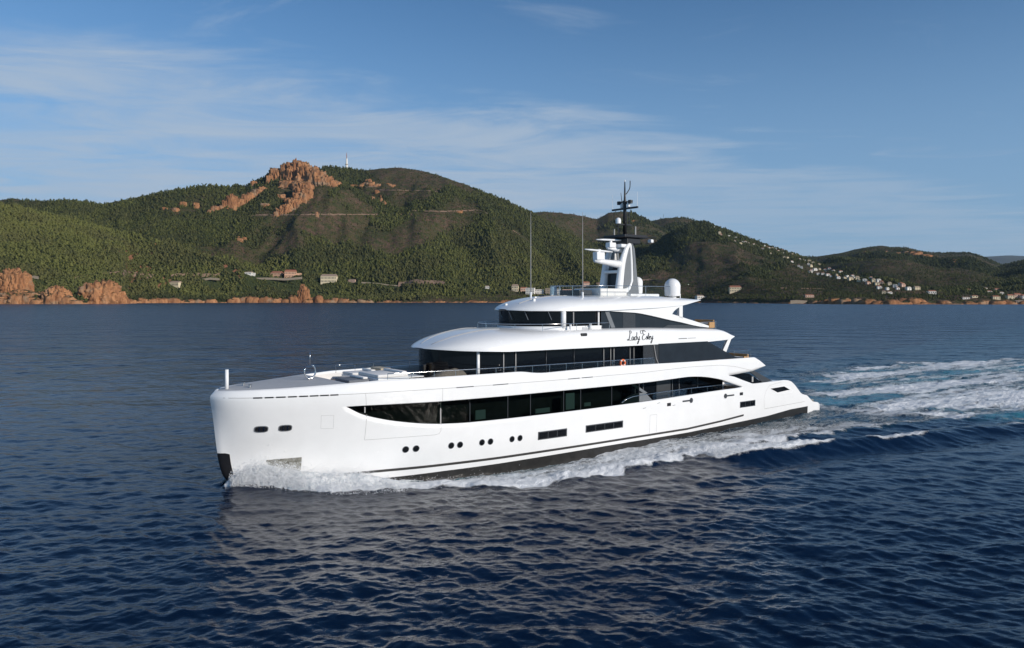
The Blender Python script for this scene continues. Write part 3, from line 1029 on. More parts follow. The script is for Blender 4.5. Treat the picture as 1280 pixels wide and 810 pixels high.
earth = mat('bare_earth_track', (.21, .135, .09), .95, var=.25, vscale=.05)
ribbon('hill_track', [(230, 274), (300, 271), (330, 269.5), (380, 269), (440, 269), (500, 268.5), (515, 268.5)], 7, earth)
ribbon('hill_track', [(436, 235), (470, 234)], 7, earth)
ribbon('hill_track', [(470, 238), (500, 238.5), (535, 239), (555, 241)], 7, earth)
ribbon('hill_track', [(512, 264), (535, 264.5), (560, 265), (600, 263), (615, 271), (632, 283), (650, 294)], 8, earth)
ribbon('hill_track', [(636, 310), (645, 318)], 14, earth)
ribbon('hill_track', [(975, 361), (1000, 361.5), (1030, 362)], 10, earth)
ribbon('embankment', [(92, 350), (108, 347), (130, 344.5), (150, 343.5), (170, 345), (192, 348)], 22, earth, 2.5)
ribbon('embankment', [(498, 357), (520, 354.5), (545, 355), (556, 356.5)], 26, earth, 2.5)
ribbon('embankment', [(208, 346), (240, 345), (275, 347)], 12, earth, 2.5)
ribbon('embankment', [(745, 357), (765, 354), (790, 353)], 26, earth, 2.5)
ribbon('embankment', [(795, 352), (812, 351), (828, 354)], 20, earth, 2.5)
# ================================================================== THE YACHT
# local frame of the yacht: x = metres aft of the stem, y = metres to starboard, z = height above the water
YACHT = empty('motor_yacht', (WP[0], WP[1], 0), TH)
tag(YACHT, 'large white motor yacht with black windows and black mast under way', 'yacht')
inv = lambda t, n, z: (t, -n, z)

SHEER = pl([(-1.6, 6.12), (-1.2, 6.35), (-.6, 6.55), (1.4, 6.66), (3.3, 6.72), (5, 6.80), (7, 6.9), (9.3, 7.0), (20.6, 7.01),
            (21.2, 6.98), (22.2, 6.83), (23.2, 6.77), (25, 6.8), (30.5, 6.9), (41, 6.77), (51.6, 6.73), (52.5, 6.33), (53.5, 5.78)])
WTOP = pc([(7.1, 5.27), (7.9, 5.28), (10.4, 5.24), (13.5, 5.19), (22, 5.18), (34.4, 5.19), (38.7, 5.29), (41, 5.35), (42.4, 5.29),
           (43.6, 5.17), (45.85, 4.80), (47.26, 4.40), (48.43, 4.07), (49.5, 3.78)])
WBOT = pc([(7.1, 5.26), (8.14, 4.62), (9.33, 4.21), (10.54, 3.91), (12.38, 3.60), (14, 3.46), (16.2, 3.38), (22, 3.37), (34.4, 3.45),
           (41, 3.59), (46.5, 3.71), (48.2, 3.73), (49.5, 3.77)])
LOW2 = pl([(47.3, 5.09), (48.2, 4.9), (49.6, 4.47), (51.25, 4.0), (52, 3.98), (57.2, 3.98), (57.9, 3.9), (58.6, 3.72), (59.3, 3.3), (60.0, 2.75),
           (60.57, 2.30), (61.0, 2.12), (61.9, 1.95), (62.6, 1.5), (63.2, 1.12), (64.2, 0.98), (64.6, 0.8)])
TOP2 = pl([(47.3, 5.10), (51.1, 5.31), (53.5, 5.74)])

cs = np.unique(np.concatenate([np.array([0, .04, .1, .18, .3, .45, .65, .9]), np.arange(1.2, 7, .4), np.arange(7.1, 14, .3), np.arange(14, 46, .5),
                               np.arange(46, 64.61, .22), [64.6, 47.3, 49.5, 53.5]]).round(3))


def hull_pt(c, z, off=0.0):
    t = float(t_of_c(c, z))
    n = float(Bc(c, z)) + off
    if c <= 1e-6:
        n = 0.0
    return t, n, z


def hull_side(sgn):
    mb = MB()
    rows, skip = [], []
    nA, nB, nC = 16, 5, 8
    for c in cs:
        top = float(SHEER(c))
        wb, wt = float(WBOT(c)), float(WTOP(c))
        if c < 7.1:
            wb = wt = 5.265
        l2, t2 = float(LOW2(c)), float(TOP2(c))
        if c > 49.5:
            wb = wt = min(3.77, l2 - 0.02)
        if c < 47.3:
            l2 = t2 = max(5.1, wt + 0.02) if c > 44 else max(5.40, wt + 0.03)
        if c < 7.1:
            l2 = t2 = 5.5
        if c > 53.5:
            t2 = top = max(5.78, l2)
        zs = list(np.linspace(-1.3, wb, nA)) + list(np.linspace(wt, l2, nB))
        if c < 2:
            kz = 6.15 if c > -1 else 6.1
        kz = min(6.15, t2 + (top - t2) * 0.6)
        zs += list(np.linspace(t2, kz, 4)) + list(np.linspace(kz, top, 5))[1:]
        rows.append([hull_pt(c, z) for z in zs])
        sk = [False] * (len(zs) - 1)
        if 7.1 <= c < 49.5:
            sk[nA - 1] = True
        if c >= 47.3:
            sk[nA + nB - 1] = True
        if c >= 53.5:
            for q in range(nA + nB - 1, len(zs) - 1):
                sk[q] = True
        skip.append(sk)
    A = np.array([[(t, -sgn * n, z) for t, n, z in r] for r in rows])
    mb.grid(A, flip=(sgn > 0), skip=skip)
    return mb


hb = hull_side(1)
hs = hull_side(-1)
hb.add(hs.v, hs.f)
# transom under the bathing platform
zz_ = np.linspace(-1.3, 0.8, 6)
tr = [[(64.6, -s * float(Bc(64.6, z)), z) for s in np.linspace(-1, 1, 9)] for z in zz_]
hb.grid(np.array(tr))
hull = hb.build('hull', M['gelcoat'], YACHT, smooth=True, angle=32, weld=0.004, recalc=False)
so = hull.modifiers.new('thickness', 'SOLIDIFY')
so.thickness = 0.16
so.offset = -1


def patch(poly, off, mb, sgn=1, sub=1):
    """flat polygon given as (t, z) laid on the hull, off metres proud, with a rim back to the hull"""
    pts = []
    for i in range(len(poly)):
        a, b = poly[i], poly[(i + 1) % len(poly)]
        for k in range(sub):
            pts.append((a[0] + (b[0] - a[0]) * k / sub, a[1] + (b[1] - a[1]) * k / sub))
    n = len(pts)
    vs = [(t, -sgn * (float(HB(t, z)) + off), z) for t, z in pts] + [(t, -sgn * (float(HB(t, z)) - 0.03), z) for t, z in pts]
    ct = sum(p[0] for p in pts) / n
    cz = sum(p[1] for p in pts) / n
    vs.append((ct, -sgn * (float(HB(ct, cz)) + off), cz))
    fs = [(i, (i + 1) % n, 2 * n) for i in range(n)] + [(i, n + i, n + (i + 1) % n, (i + 1) % n) for i in range(n)]
    mb.add(vs, fs)
    return mb


def strip(t0, t1, zl, zh, off, mb, sgn=1, dt=0.4, nz=2):
    ts = np.arange(t0, t1 + dt * .5, dt)
    for z_pair in [0]:
        A = []
        for t in ts:
            a, b = (zl(t) if callable(zl) else zl), (zh(t) if callable(zh) else zh)
            row = [(t, a, -0.03)] + [(t, a + (b - a) * k / nz, off) for k in range(nz + 1)] + [(t, b, -0.03)]
            A.append([(tt, -sgn * (float(HB(tt, z)) + o), z) for tt, z, o in row])
        mb.grid(np.array(A), flip=(sgn > 0))
    return mb


def both(fn):
    mb = MB()
    for s in (1, -1):
        fn(mb, s)
    return mb


def ell(t, z, a, b, n=20, p=2.0):
    return [(t + a * math.copysign(abs(math.cos(q)) ** (2 / p), math.cos(q)), z + b * math.copysign(abs(math.sin(q)) ** (2 / p), math.sin(q)))
            for q in [2 * math.pi * k / n for k in range(n)]]


# ---- paint and fittings of the hull (sub-parts)
BOOT = pl([(2.5, -.45), (9, -.3), (14, -.16), (30, -.02), (41, 0.0), (48.6, .22), (54, .38), (58.5, .68), (64.4, .72)])
for s in (1, -1):
    strip(2.5, 62.2, -1.25, BOOT, 0.012, MB(), s).build('boot_stripe', M['black_hull'], hull, smooth=True, angle=40, recalc=False)
STC = pl([(5.6, .18), (9.7, .30), (14.5, .33), (41, .36), (46, .6), (49.8, .87)])
for s in (1, -1):
    strip(6.2, 49.8, lambda t: STC(t) - .095, lambda t: STC(t) + .095, 0.012, MB(), s).build('waterline_stripe', M['stripe'], hull, smooth=True, angle=40, recalc=False)
for s in (1, -1):
    strip(53.4, 61.4, lambda t: 1.19 + (t - 53.4) * .0125 - .018, lambda t: 1.19 + (t - 53.4) * .0125 + .018, 0.006, MB(), s, nz=1).build('stern_fender_line', M['seam'], hull, recalc=False)
KN = pl([(-1, 6.15), (13.5, 6.14), (25, 6.10), (35, 6.13), (41, 6.28), (45.8, 6.22), (48.4, 5.92), (51.2, 5.36)])
for s in (1, -1):
    strip(-.9, 51.2, lambda t: KN(t) - .016, lambda t: KN(t) + .016, 0.008, MB(), s, nz=1).build('knuckle_line', M['seam'], hull, recalc=False)
A = []
for c in [-.62, -.55, -.4, -.25, -.12, -.05, 0, .05, .12, .25, .4, .55, .62]:
    A.append([(float(t_of_c(abs(c), z)) - .02, math.copysign(1, c) * (float(Bc(abs(c), z)) + .025) if c else 0.0, z) for z in np.linspace(-.9, 2.3 - .5 * max(0, abs(c) - .45), 14)])
MB().grid(np.array(A)).build('stem_guard', M['black'], hull, smooth=True, recalc=False)
for s in (1, -1):
    a = patch([(1.88, 1.68), (4.14, 1.73), (4.22, .5), (2.5, .5)], 0.02, MB(), s).build('anchor_pocket', M['dull_steel'], hull)
    patch([(2.2, 1.45), (3.3, 1.48), (3.5, .6), (2.7, .6)], 0.035, MB(), s).build('anchor', M['dull_steel'], a)
    for (t0, t1, z) in [(.94, 1.74, 3.95), (2.4, 3.2, 3.96)]:
        tc_ = (t0 + t1) / 2
        o = patch(ell(tc_, z, .43, .235, 24, 3.2), 0.03, MB(), s).build('fairlead', M['grey'], hull)
        patch(ell(tc_, z, .37, .18, 24, 3.2), 0.045, MB(), s).build('opening', M['black'], o)
        for dt_ in (-.13, .13):
            patch([(tc_ + dt_ - .035, z - .17), (tc_ + dt_ + .035, z - .17), (tc_ + dt_ + .035, z + .17), (tc_ + dt_ - .035, z + .17)], 0.06, MB(), s).build('roller', M['steel'], o)
    for t, z in [(11.17, 1.77), (11.94, 1.77), (14.69, 1.75), (15.42, 1.74), (17.31, 1.73), (18.07, 1.72), (20.09, 1.70), (20.87, 1.70)]:
        o = patch(ell(t, z, .255, .255, 28), 0.018, MB(), s).build('porthole', M['grey'], hull)
        patch(ell(t, z, .215, .215, 28), 0.024, MB(), s).build('pane', M['glass'], o)
    for t0, t1, z0, z1 in [(22.68, 25.75, 1.33, 2.0), (27.84, 32.3, 1.40, 2.02), (49.12, 51.74, 1.67, 2.29)]:
        o = patch([(t0, z0), (t1, z0), (t1, z1), (t0, z1)], 0.015, MB(), s, 3).build('hull_window', M['dark_grey'], hull)
        k = 4 if t1 - t0 > 4 else 3
        for q in range(k):
            a, b = t0 + .08 + (t1 - t0 - .16) * q / k, t0 + .08 + (t1 - t0 - .16) * (q + 1) / k
            patch([(a + .03, z0 + .08), (b - .03, z0 + .08), (b - .03, z1 - .08), (a + .03, z1 - .08)], 0.021, MB(), s, 2).build('pane', M['glass'], o)
    for t, z in [(38.33, 2.93), (49.33, 3.1)]:
        patch([(t - .26, z - .15), (t + .26, z - .15), (t + .26, z + .15), (t - .26, z + .15)], 0.016, MB(), s).build('mooring_hatch', M['black'], hull)
    for t0, t1, z, up in [(40.25, 41.7, 3.07, 1), (46.5, 48.1, 3.08, 0)]:
        big = t1 - .22 if up else t0 + .22
        mb = patch([(t0, z - .07), (t1, z - .07), (t1, z + .07), (t0, z + .07)], 0.05, MB(), s)
        patch(ell(big, z, .2, .24, 18), 0.07, mb, s)
        mb.build('mooring_bracket', M['dark_grey'], hull)
    for t, z in [(35.0, 2.86), (36.9, 3.17), (39.0, 2.78)]:
        patch([(t - .16, z - .02), (t + .2, z + .02), (t + .2, z + .06), (t - .16, z + .02)], 0.02, MB(), s).build('cleat', M['grey'], hull)
    for t0, t1 in [(.72, 1.25), (1.39, 1.92), (2.07, 2.65), (2.8, 3.34), (3.49, 4.04), (4.16, 4.71), (4.81, 5.38), (5.48, 6.01)]:
        patch([(t0, 6.10), (t1, 6.10), (t1, 6.19), (t0, 6.19)], 0.014, MB(), s, 2).build('freeing_port', M['black'], hull)
    for t0, t1 in [(14.9, 16.4), (18.15, 19.6), (25.8, 27.1), (27.35, 28.6)]:
        z = float(KN((t0 + t1) / 2))
        patch([(t0, z - .03), (t1, z - .03), (t1, z + .03), (t0, z + .03)], 0.014, MB(), s, 2).build('freeing_port', M['dark_grey'], hull)
    # seams of the shell doors
    def seam(loop, name, wd=0.022):
        mb = MB()
        for a, b in zip(loop[:-1], loop[1:]):
            k = max(2, int(math.hypot(b[0] - a[0], b[1] - a[1]) / .4))
            dx, dz = b[0] - a[0], b[1] - a[1]
            L = math.hypot(dx, dz)
            px_, pz_ = -dz / L * wd, dx / L * wd
            A = []
            for q in range(k + 1):
                t, z = a[0] + dx * q / k, a[1] + dz * q / k
                A.append([(t + px_ * e, -s * (float(HB(t + px_ * e, z + pz_ * e)) + .006), z + pz_ * e) for e in (-.5, .5)])
            mb.grid(np.array(A))
        return mb.build(name, M['seam'], hull, recalc=False)
    seam([(7.86, 6.14), (7.95, 5.3)], 'shell_door_seam')
    seam([(8.06, 4.66), (8.13, 2.73), (13.3, 2.70), (13.62, 2.76), (13.75, 2.95), (13.75, 3.46)], 'shell_door_seam')
    seam([(13.75, 5.2), (13.75, 6.12)], 'shell_door_seam')
    seam([(35.75, .5), (35.77, 2.17), (36.68, 2.17), (36.68, .5)], 'pilot_door_seam')
    seam([(53.4, 1.3), (53.3, 2.3), (53.6, 3.0), (54.3, 3.6), (56.6, 3.82)], 'garage_door_seam')
    seam([(5.0, 4.73), (5.82, 4.70), (5.9, 3.74), (5.08, 3.78), (5.0, 4.73)], 'hatch_seam', .012)
    o = patch([(54.3, 3.33), (57.2, 3.38), (58.2, 3.2), (59.0, 2.75), (58.7, 2.45), (57, 2.5), (55.7, 2.66)], 0.01, MB(), s, 3).build('stern_window_recess', M['white'], hull)
    patch([(54.5, 3.25), (57.1, 3.30), (58.25, 2.86), (55.85, 2.74)], 0.03, MB(), s, 3).build('pane', M['glass'], o)

# ---- main deck glazing set inside the hull opening
def glazing(s):
    mb = MB()
    ts = np.unique(np.concatenate([np.arange(7.2, 34.41, .35), [34.4]]))
    A = []
    for t in ts:
        a, b = float(WBOT(t)) - .04, float(WTOP(t)) + .04
        A.append([(t, -s * (float(HB(t, z)) - .10), z) for z in np.linspace(a, b, 4)])
    return mb.grid(np.array(A), flip=(s > 0))


for s in (1, -1):
    g = glazing(s).build('main_deck_window', M['pane'], YACHT, smooth=True, recalc=False)
    for t in (13.7, 16.17, 19.64, 21.9, 25.4, 27.3, 30.95, 34.4):
        a, b = float(WBOT(t)), float(WTOP(t))
        nb = float(HB(t, 4.3)) - .085
        wdt = .045 if t in (13.7,) else .022
        MB().box(t - wdt, t + wdt, -s * nb - .02, -s * nb + .02, a, b).build('mullion', M['seam'] if t == 13.7 else M['dark_grey'], g)
    MB().box(7.88, 7.96, -s * float(HB(7.92, 5)) - .02 + s * .085, -s * float(HB(7.92, 5)) + .02 + s * .085, 4.75, 5.27).build('mullion', M['seam'], g)
    for t0, t1, z0, z1 in [(16.8, 17.75, 3.5, 4.22), (22.58, 24.1, 3.48, 3.85), (25.82, 26.8, 3.5, 4.86), (27.9, 28.65, 3.6, 3.92)]:
        nb = float(HB(t0, 4)) - .3
        MB().rbox(t0, t1, -s * nb - .03, -s * nb + .03, z0, z1, .02).build('curtain', M['curtain'], g)

# ---- decks and inner bulkheads
def deck_sheet(name, t0, t1, z, inset, m, dt=.5, nz=9):
    ts = np.arange(t0, t1 + .01, dt)
    A = []
    for t in ts:
        zz0 = z(t) if callable(z) else z
        b = max(0.03, float(HB(t, min(zz0, 7.05))) - inset)
        A.append([(t, -b * q, zz0 + 0.05 * (1 - q * q)) for q in np.linspace(-1, 1, nz)])
    return MB().grid(np.array(A)).build(name, m, YACHT, smooth=True, recalc=False)


deck_sheet('foredeck', -1.15, 6.6, lambda t: float(SHEER(t)) + .015, .03, M['deck'], .25)
deck_sheet('lounge_deck', 6.6, 14.8, 6.28, .2, M['teak'])
MB().box(6.55, 6.65, -3.7, 3.7, 6.25, 6.9).build('foredeck_step', M['white'], YACHT)
deck_sheet('upper_side_deck', 14.8, 52.6, 6.12, .22, M['teak'])
deck_sheet('main_deck', 7.5, 57.0, 2.62, .25, M['teak'])
deck_sheet('bathing_platform', 59.8, 64.45, .92, .05, M['teak'])
mb = MB()
for s in (1, -1):
    mb.grid(np.array([[(t, -s * min(3.9, max(.4, float(HB(t, 4)) - 1.3)), z) for z in (2.55, 6.0)] for t in np.arange(7.4, 34.2, .6)]))
mb.build('cabin_bulkhead', M['inside'], YACHT, recalc=False)
mb = MB()
for s in (1, -1):
    mb.box(33.9, 49.0, s * 3.35 - .05, s * 3.35 + .05, 2.6, 6.0)
mb.box(48.9, 49.05, -3.3, 3.3, 2.6, 6.0)
mb.box(33.9, 34.0, -4.9, 4.9, 2.6, 6.0)
sal = mb.build('saloon_bulkhead', M['glass'], YACHT)
for s in (1, -1):
    MB().box(38.9, 40.9, -s * 3.42 - .03, -s * 3.42 + .03, 2.62, 5.3).build('saloon_door', M['dark_grey'], sal)
    for t in (36.0, 37.1, 41.2, 42.2, 45.0):
        MB().box(t - .03, t + .03, -s * 3.41 - .02, -s * 3.41 + .02, 2.62, 5.6).build('mullion', M['grey'], sal)
# aft cockpit: garage top, stairs, coaming
gt = []
for t in np.arange(55.4, 60.3, .35):
    z = float(LOW2(t)) - .12
    b = float(HB(t, z)) - .1
    gt.append([(t, -b * q, z) for q in np.linspace(-1, 1, 7)])
MB().grid(np.array(gt)).build('garage_top', M['white'], YACHT, recalc=False)
MB().box(60.2, 60.32, -4.9, 4.9, .9, 2.5).build('transom_door', M['white'], YACHT)
for s in (1, -1):
    MB().rbox(62.3, 64.0, -s * 4.3 - .28, -s * 4.3 + .28, .95, 1.32, .06).build('platform_bollard', M['dull_steel'], YACHT)
    mb = MB()
    q = [(47.5, 5.06), (49.6, 4.49), (51.25, 4.02), (53.2, 4.0), (51.0, 5.02), (49.6, 5.22)]
    mb.prism(q, -s * 5.22 - .02, -s * 5.22 + .02)
    g = mb.build('aft_side_window', M['glass'], YACHT)
    MB().prism([(51.0, 5.28), (51.7, 5.36), (55.0, 4.02), (53.2, 4.02)], -s * 5.2 - .05, -s * 5.2 + .05).build('window_coaming', M['dark_grey'], g)
    MB().box(51.35, 51.6, -s * 5.27 - .03, -s * 5.27 + .03, 4.15, 4.7).build('window_handle', M['seam'], g)
    # grey wing and strut where the glazing gives way to the open side deck
    MB().prism([(31.9, 3.42), (32.5, 3.85), (33.3, 4.15), (34.4, 4.28), (35.3, 4.24), (36.2, 3.5)], -s * 5.35 - .03, -s * 5.35 + .03).build('bulwark_wing', M['grey'], YACHT)
    MB().prism([(33.2, 5.22), (33.75, 5.22), (35.6, 4.2), (35.1, 4.2)], -s * 5.33 - .05, -s * 5.33 + .05).build('wing_strut', M['grey'], YACHT)
    rail = [(32.2, -s * 5.43, 3.60)] + [(t, -s * 5.43, z) for t, z in [(32.8, 3.85), (33.6, 4.02), (35, 4.08), (38, 4.16), (41, 4.22), (44, 4.22), (46.6, 4.2)]]
    r_ = MB().tube(rail, .035, 8).build('side_deck_rail', M['steel'], YACHT, smooth=True)
    for t in (38.3, 39.05, 39.2, 41.6, 44, 46.5):
        MB().tube([(t, -s * 5.43, 3.5), (t, -s * 5.43, 4.19)], .025, 6).build('stanchion', M['steel'], r_)
    MB().prism([(36.3, 3.45), (46.5, 3.68), (46.5, 4.15), (41, 4.18), (36.3, 4.08)], -s * 5.36 - .008, -s * 5.36 + .008).build('rail_glass', M['clear'], r_)

# ---- owner's deck house
def plan(t, t0, tf, b, p=2.3):
    """half breadth of a rounded-front plan: tip at t0, full breadth b from tf aft"""
    if t >= tf:
        return b
    return b * max(0.0, 1 - ((tf - t) / (tf - t0)) ** p) ** .5


def wall(t0, tf, t1, b, zl, zh, m, name, closed=True, p=2.3, nz=3, lean=0.0):
    ts = [t0 + (tf - t0) * (1 - math.cos(q)) for q in np.linspace(0, math.pi / 2, 16)] + list(np.linspace(tf, t1, 14))[1:]
    path = [(t, plan(t, t0, tf, b, p)) for t in ts]
    loop = [(t, -n) for t, n in path[::-1]] + [(t, n) for t, n in path[1:]]
    A = []
    for t, y in loop:
        a, c = (zl(t) if callable(zl) else zl), (zh(t) if callable(zh) else zh)
        A.append([(t + lean * (z - a) * max(0, (tf - t) / (tf - t0)), y, z) for z in np.linspace(a, c, nz)])
    mb = MB().grid(np.array(A))
    if closed:
        k = len(A)
        mb.add([A[0][0], A[0][-1], A[-1][-1], A[-1][0]], [(0, 1, 2, 3)])
    return mb.build(name, m, YACHT, smooth=True, angle=50, weld=.003)


oh = wall(15.3, 21.5, 44.0, 4.45, 6.1, lambda t: 8.95 - .02 * (t - 14), M['glass'], 'owner_deck_glass')
for s in (1, -1):
    for t, r, m in [(17.9, .13, 'white'), (19.95, .05, 'seam'), (21.1, .05, 'seam'), (24.3, .025, 'dark_grey'), (30.9, .035, 'seam'), (31.75, .035, 'seam'),
                    (32.15, .04, 'seam'), (34.2, .03, 'seam'), (34.7, .03, 'seam'), (27.4, .02, 'dark_grey')]:
        n = plan(t, 15.3, 21.5, 4.45) + .06
        MB().tube([(t, -s * n, 6.15), (t, -s * n, 8.75)], r, 12).build('column', M[m], oh, smooth=True)
    g = MB().prism([(37.3, 6.78), (49.1, 6.74), (46.5, 7.72), (44.3, 8.62), (37.3, 8.62)], -s * 5.18 - .03, -s * 5.18 + .03).build('wind_screen', M['blade'], YACHT)
    mb = MB()
    for k in range(22):
        mb.box(35.2, 37.25, -s * 5.18 - .025, -s * 5.18 + .025, 6.8 + k * .082, 6.8 + k * .082 + .055)
    mb.build('louvre', M['dark_grey'], g)
    MB().tube([(36.55, -s * 5.26, 8.55), (36.85, -s * 5.26, 7.3), (37.15, -s * 5.26, 6.8)], .045, 6).build('screen_post', M['seam'], g)
    # glass balustrade along the side deck
    top = pl([(9.6, 7.42), (14, 7.42), (36.6, 7.36)])
    ts = np.arange(9.6, 36.61, .5)
    nr = lambda t: float(HB(t, 7.0)) - .14
    r_ = MB().tube([(t, -s * nr(t), float(top(t))) for t in ts], .03, 8).build('owner_deck_rail', M['steel'], YACHT, smooth=True)
    A = [[(t, -s * nr(t), float(SHEER(t)) - .05), (t, -s * nr(t), float(top(t)))] for t in ts]
    MB().grid(np.array(A)).build('rail_glass', M['clear'], r_, recalc=False)
    for t in np.arange(9.6, 36.6, 1.8):
        MB().tube([(t, -s * nr(t), float(SHEER(t)) - .2), (t, -s * nr(t), float(top(t)))], .02, 6).build('stanchion', M['steel'], r_)
    # after deck rail on the owner's deck and its white prop
    ts = [(48.8, 5.0), (51.0, 4.95), (52.0, 4.7)]
    r_ = MB().tube([(t, -s * n, 7.45) for t, n in ts], .025, 6).build('aft_rail', M['steel'], YACHT)
    for t, n in ts:
        MB().tube([(t, -s * n, 6.2), (t, -s * n, 7.45)], .02, 6).build('stanchion', M['steel'], r_)
    MB().prism([(47.4, 7.3), (48.1, 7.3), (49.0, 8.75), (48.5, 8.75)], -s * 4.4 - .12, -s * 4.4 + .12).build('deck_prop', M['white'], YACHT)
MB().tube([(52.0, -4.7, 7.45), (52.0, 4.7, 7.45)], .025, 6).build('aft_rail', M['steel'], YACHT)


# ---- shell lofts: bridge deck brow and hardtop
def loft(ts, b, zl, zc, p, name, m, nq=25, under=True):
    A = []
    for t in ts:
        bb, a, c, pp = b(t), zl(t), zc(t), p(t)
        row = []
        for q in np.linspace(-1, 1, nq):
            qa = math.pi / 2 * q
            y = math.copysign(abs(math.sin(qa)) ** (2 / pp), q)
            h = abs(math.cos(qa)) ** (2 / pp)
            row.append((t, -bb * y, a + (c - a) * h))
        A.append(row)
    mb = MB().grid(np.array(A))
    if under:
        U_ = [[(t, -b(t) * q, zl(t)) for q in np.linspace(-1, 1, 5)] for t in ts]
        mb.grid(np.array(U_), flip=True)
        e = A[-1]
        o = len(mb.v)
        mb.add(e, [tuple(range(len(e)))])
    return mb.build(name, m, YACHT, smooth=True, angle=38, weld=.004)


tb = [14.72 + (21.5 - 14.72) * (1 - math.cos(q)) for q in np.linspace(0.02, math.pi / 2, 30)] + list(np.linspace(22, 46.5, 40)) + [47.2, 47.8, 48.3, 48.7, 49.0]
BZL = pl([(14.72, 8.82), (16.5, 8.72), (20, 8.60), (30, 8.57), (44, 8.54), (48.3, 8.69), (49, 8.93)])
BZC = pc([(14.72, 8.86), (15.0, 8.98), (15.7, 9.28), (16.8, 9.68), (18, 9.97), (19.2, 10.17), (20.4, 10.28), (22, 10.28), (30, 10.22), (36, 10.16), (42, 9.96), (46.5, 9.80), (47.6, 9.55), (49, 8.99)])
BP = pl([(14, 2.3), (20, 2.5), (24, 3.4), (29, 7.5), (50, 9)])
brow = loft(tb, lambda t: plan(t, 14.66, 21.5, 5.15) if t < 47 else 5.15 - .12 * (t - 47), BZL, BZC, BP, 'bridge_deck_brow', M['gelcoat'])


def brow_n(t, z):
    """breadth of the brow at height z"""
    b = plan(t, 14.66, 21.5, 5.15)
    h = min(max((z - float(BZL(t))) / (float(BZC(t)) - float(BZL(t))), 0), .999)
    pp = float(BP(t))
    return b * (1 - h ** pp) ** (1 / pp)


for s in (1, -1):
    for t0, t1, m in [(40.1, 41.3, 'black'), (41.45, 42.6, 'seam')]:
        MB().box(t0, t1, -s * 5.15 - .02, -s * 5.15 + .02, 8.98, 9.03).build('scupper', M[m], brow)
    n = brow_n(28, 9.72)
    MB().rbox(27.65, 28.35, -s * n - .1, -s * n + .1, 9.6, 9.86, .08).build('side_light', M['black'], brow)
    # soft crease lines pressed into the brow
    mb = MB()
    mb.tube([(t, -s * (plan(t, 14.66, 21.5, 5.15) * .33), float(BZC(t)) - .012) for t in np.linspace(15.4, 21.5, 12)], .03, 6)
    mb.build('brow_seam', M['seam'], brow, smooth=True)

# the yacht's name in script lettering on the brow
def catmull(P, k=6):
    P = [np.array(p, float) for p in P]
    Q = [2 * P[0] - P[1]] + P + [2 * P[-1] - P[-2]]
    out = []
    for i in range(1, len(Q) - 2):
        for j in range(k):
            u = j / k
            out.append(.5 * (2 * Q[i] + (Q[i + 1] - Q[i - 1]) * u + (2 * Q[i - 1] - 5 * Q[i] + 4 * Q[i + 1] - Q[i + 2]) * u * u + (3 * Q[i] - Q[i - 1] - 3 * Q[i + 1] + Q[i + 2]) * u ** 3))
    out.append(P[-1])
    return out


LET = [
    # L
    [(.46, .74), (.58, .88), (.58, 1.02), (.46, 1.02), (.36, .84), (.28, .50), (.19, .18), (.06, .02), (-.06, .06), (.02, .15), (.20, .08), (.40, .0), (.56, .06), (.60, .16)],
    # a
    [(.80, .36), (.68, .40), (.58, .24), (.60, .06), (.70, .02), (.80, .20), (.84, .38), (.80, .12), (.86, .02), (.94, .10)],
    # d
    [(1.18, .36), (1.06, .40), (.96, .24), (.98, .06), (1.08, .02), (1.20, .24), (1.34, .86), (1.22, .36), (1.20, .08), (1.28, .04)],
    # y
    [(1.36, .38), (1.40, .12), (1.48, .04), (1.58, .20), (1.64, .40), (1.58, .06), (1.46, -.32), (1.34, -.40), (1.36, -.22), (1.56, -.02), (1.74, .10)],
    # E
    [(2.60, .86), (2.52, 1.00), (2.34, 1.02), (2.20, .90), (2.16, .70), (2.28, .58), (2.42, .56), (2.26, .54), (2.08, .40), (2.04, .16), (2.18, .00), (2.38, .04), (2.52, .18)],
    [(2.04, .66), (1.88, .70), (1.84, .86), (1.98, 1.00), (2.2, .98), (2.56, .92)],
    # s
    [(2.54, .10), (2.70, .40), (2.74, .22), (2.72, .06), (2.60, .02)],
    # t
    [(2.74, .08), (2.88, .36), (3.00, .74), (2.88, .26), (2.88, .06), (2.98, .06)],
    [(2.80, .48), (3.08, .52)],
    # e
    [(3.00, .12), (3.14, .24), (3.18, .36), (3.08, .36), (3.02, .16), (3.10, .02), (3.24, .08)],
    # y
    [(3.28, .38), (3.32, .12), (3.40, .04), (3.50, .20), (3.56, .40), (3.50, .06), (3.38, -.32), (3.26, -.40), (3.28, -.22), (3.46, -.02), (3.64, .12)],
]
for s in (1, -1):
    mb = MB()
    for st in LET:
        pts = catmull(st)
        A = []
        for i, p in enumerate(pts):
            d = pts[min(i + 1, len(pts) - 1)] - pts[max(i - 1, 0)]
            d = d / (np.hypot(*d) + 1e-9)
            # broad-nib pen: downstrokes heavy, hairlines thin
            wd = .018 + .034 * abs(d[1]) * (1 if d[1] < 0 else .5)
            row = []
            for e in (-1, 1):
                lx, lz = p[0] - d[1] * wd * e, p[1] + d[0] * wd * e
                x = 33.25 + (lx if s > 0 else 3.64 - lx) * .92
                z = 9.05 + lz * .84
                row.append((x, -s * (brow_n(x, z) + .012), z))
            A.append(row)
        mb.grid(np.array(A))
    mb.build('name_lettering', M['black'], brow, recalc=False)

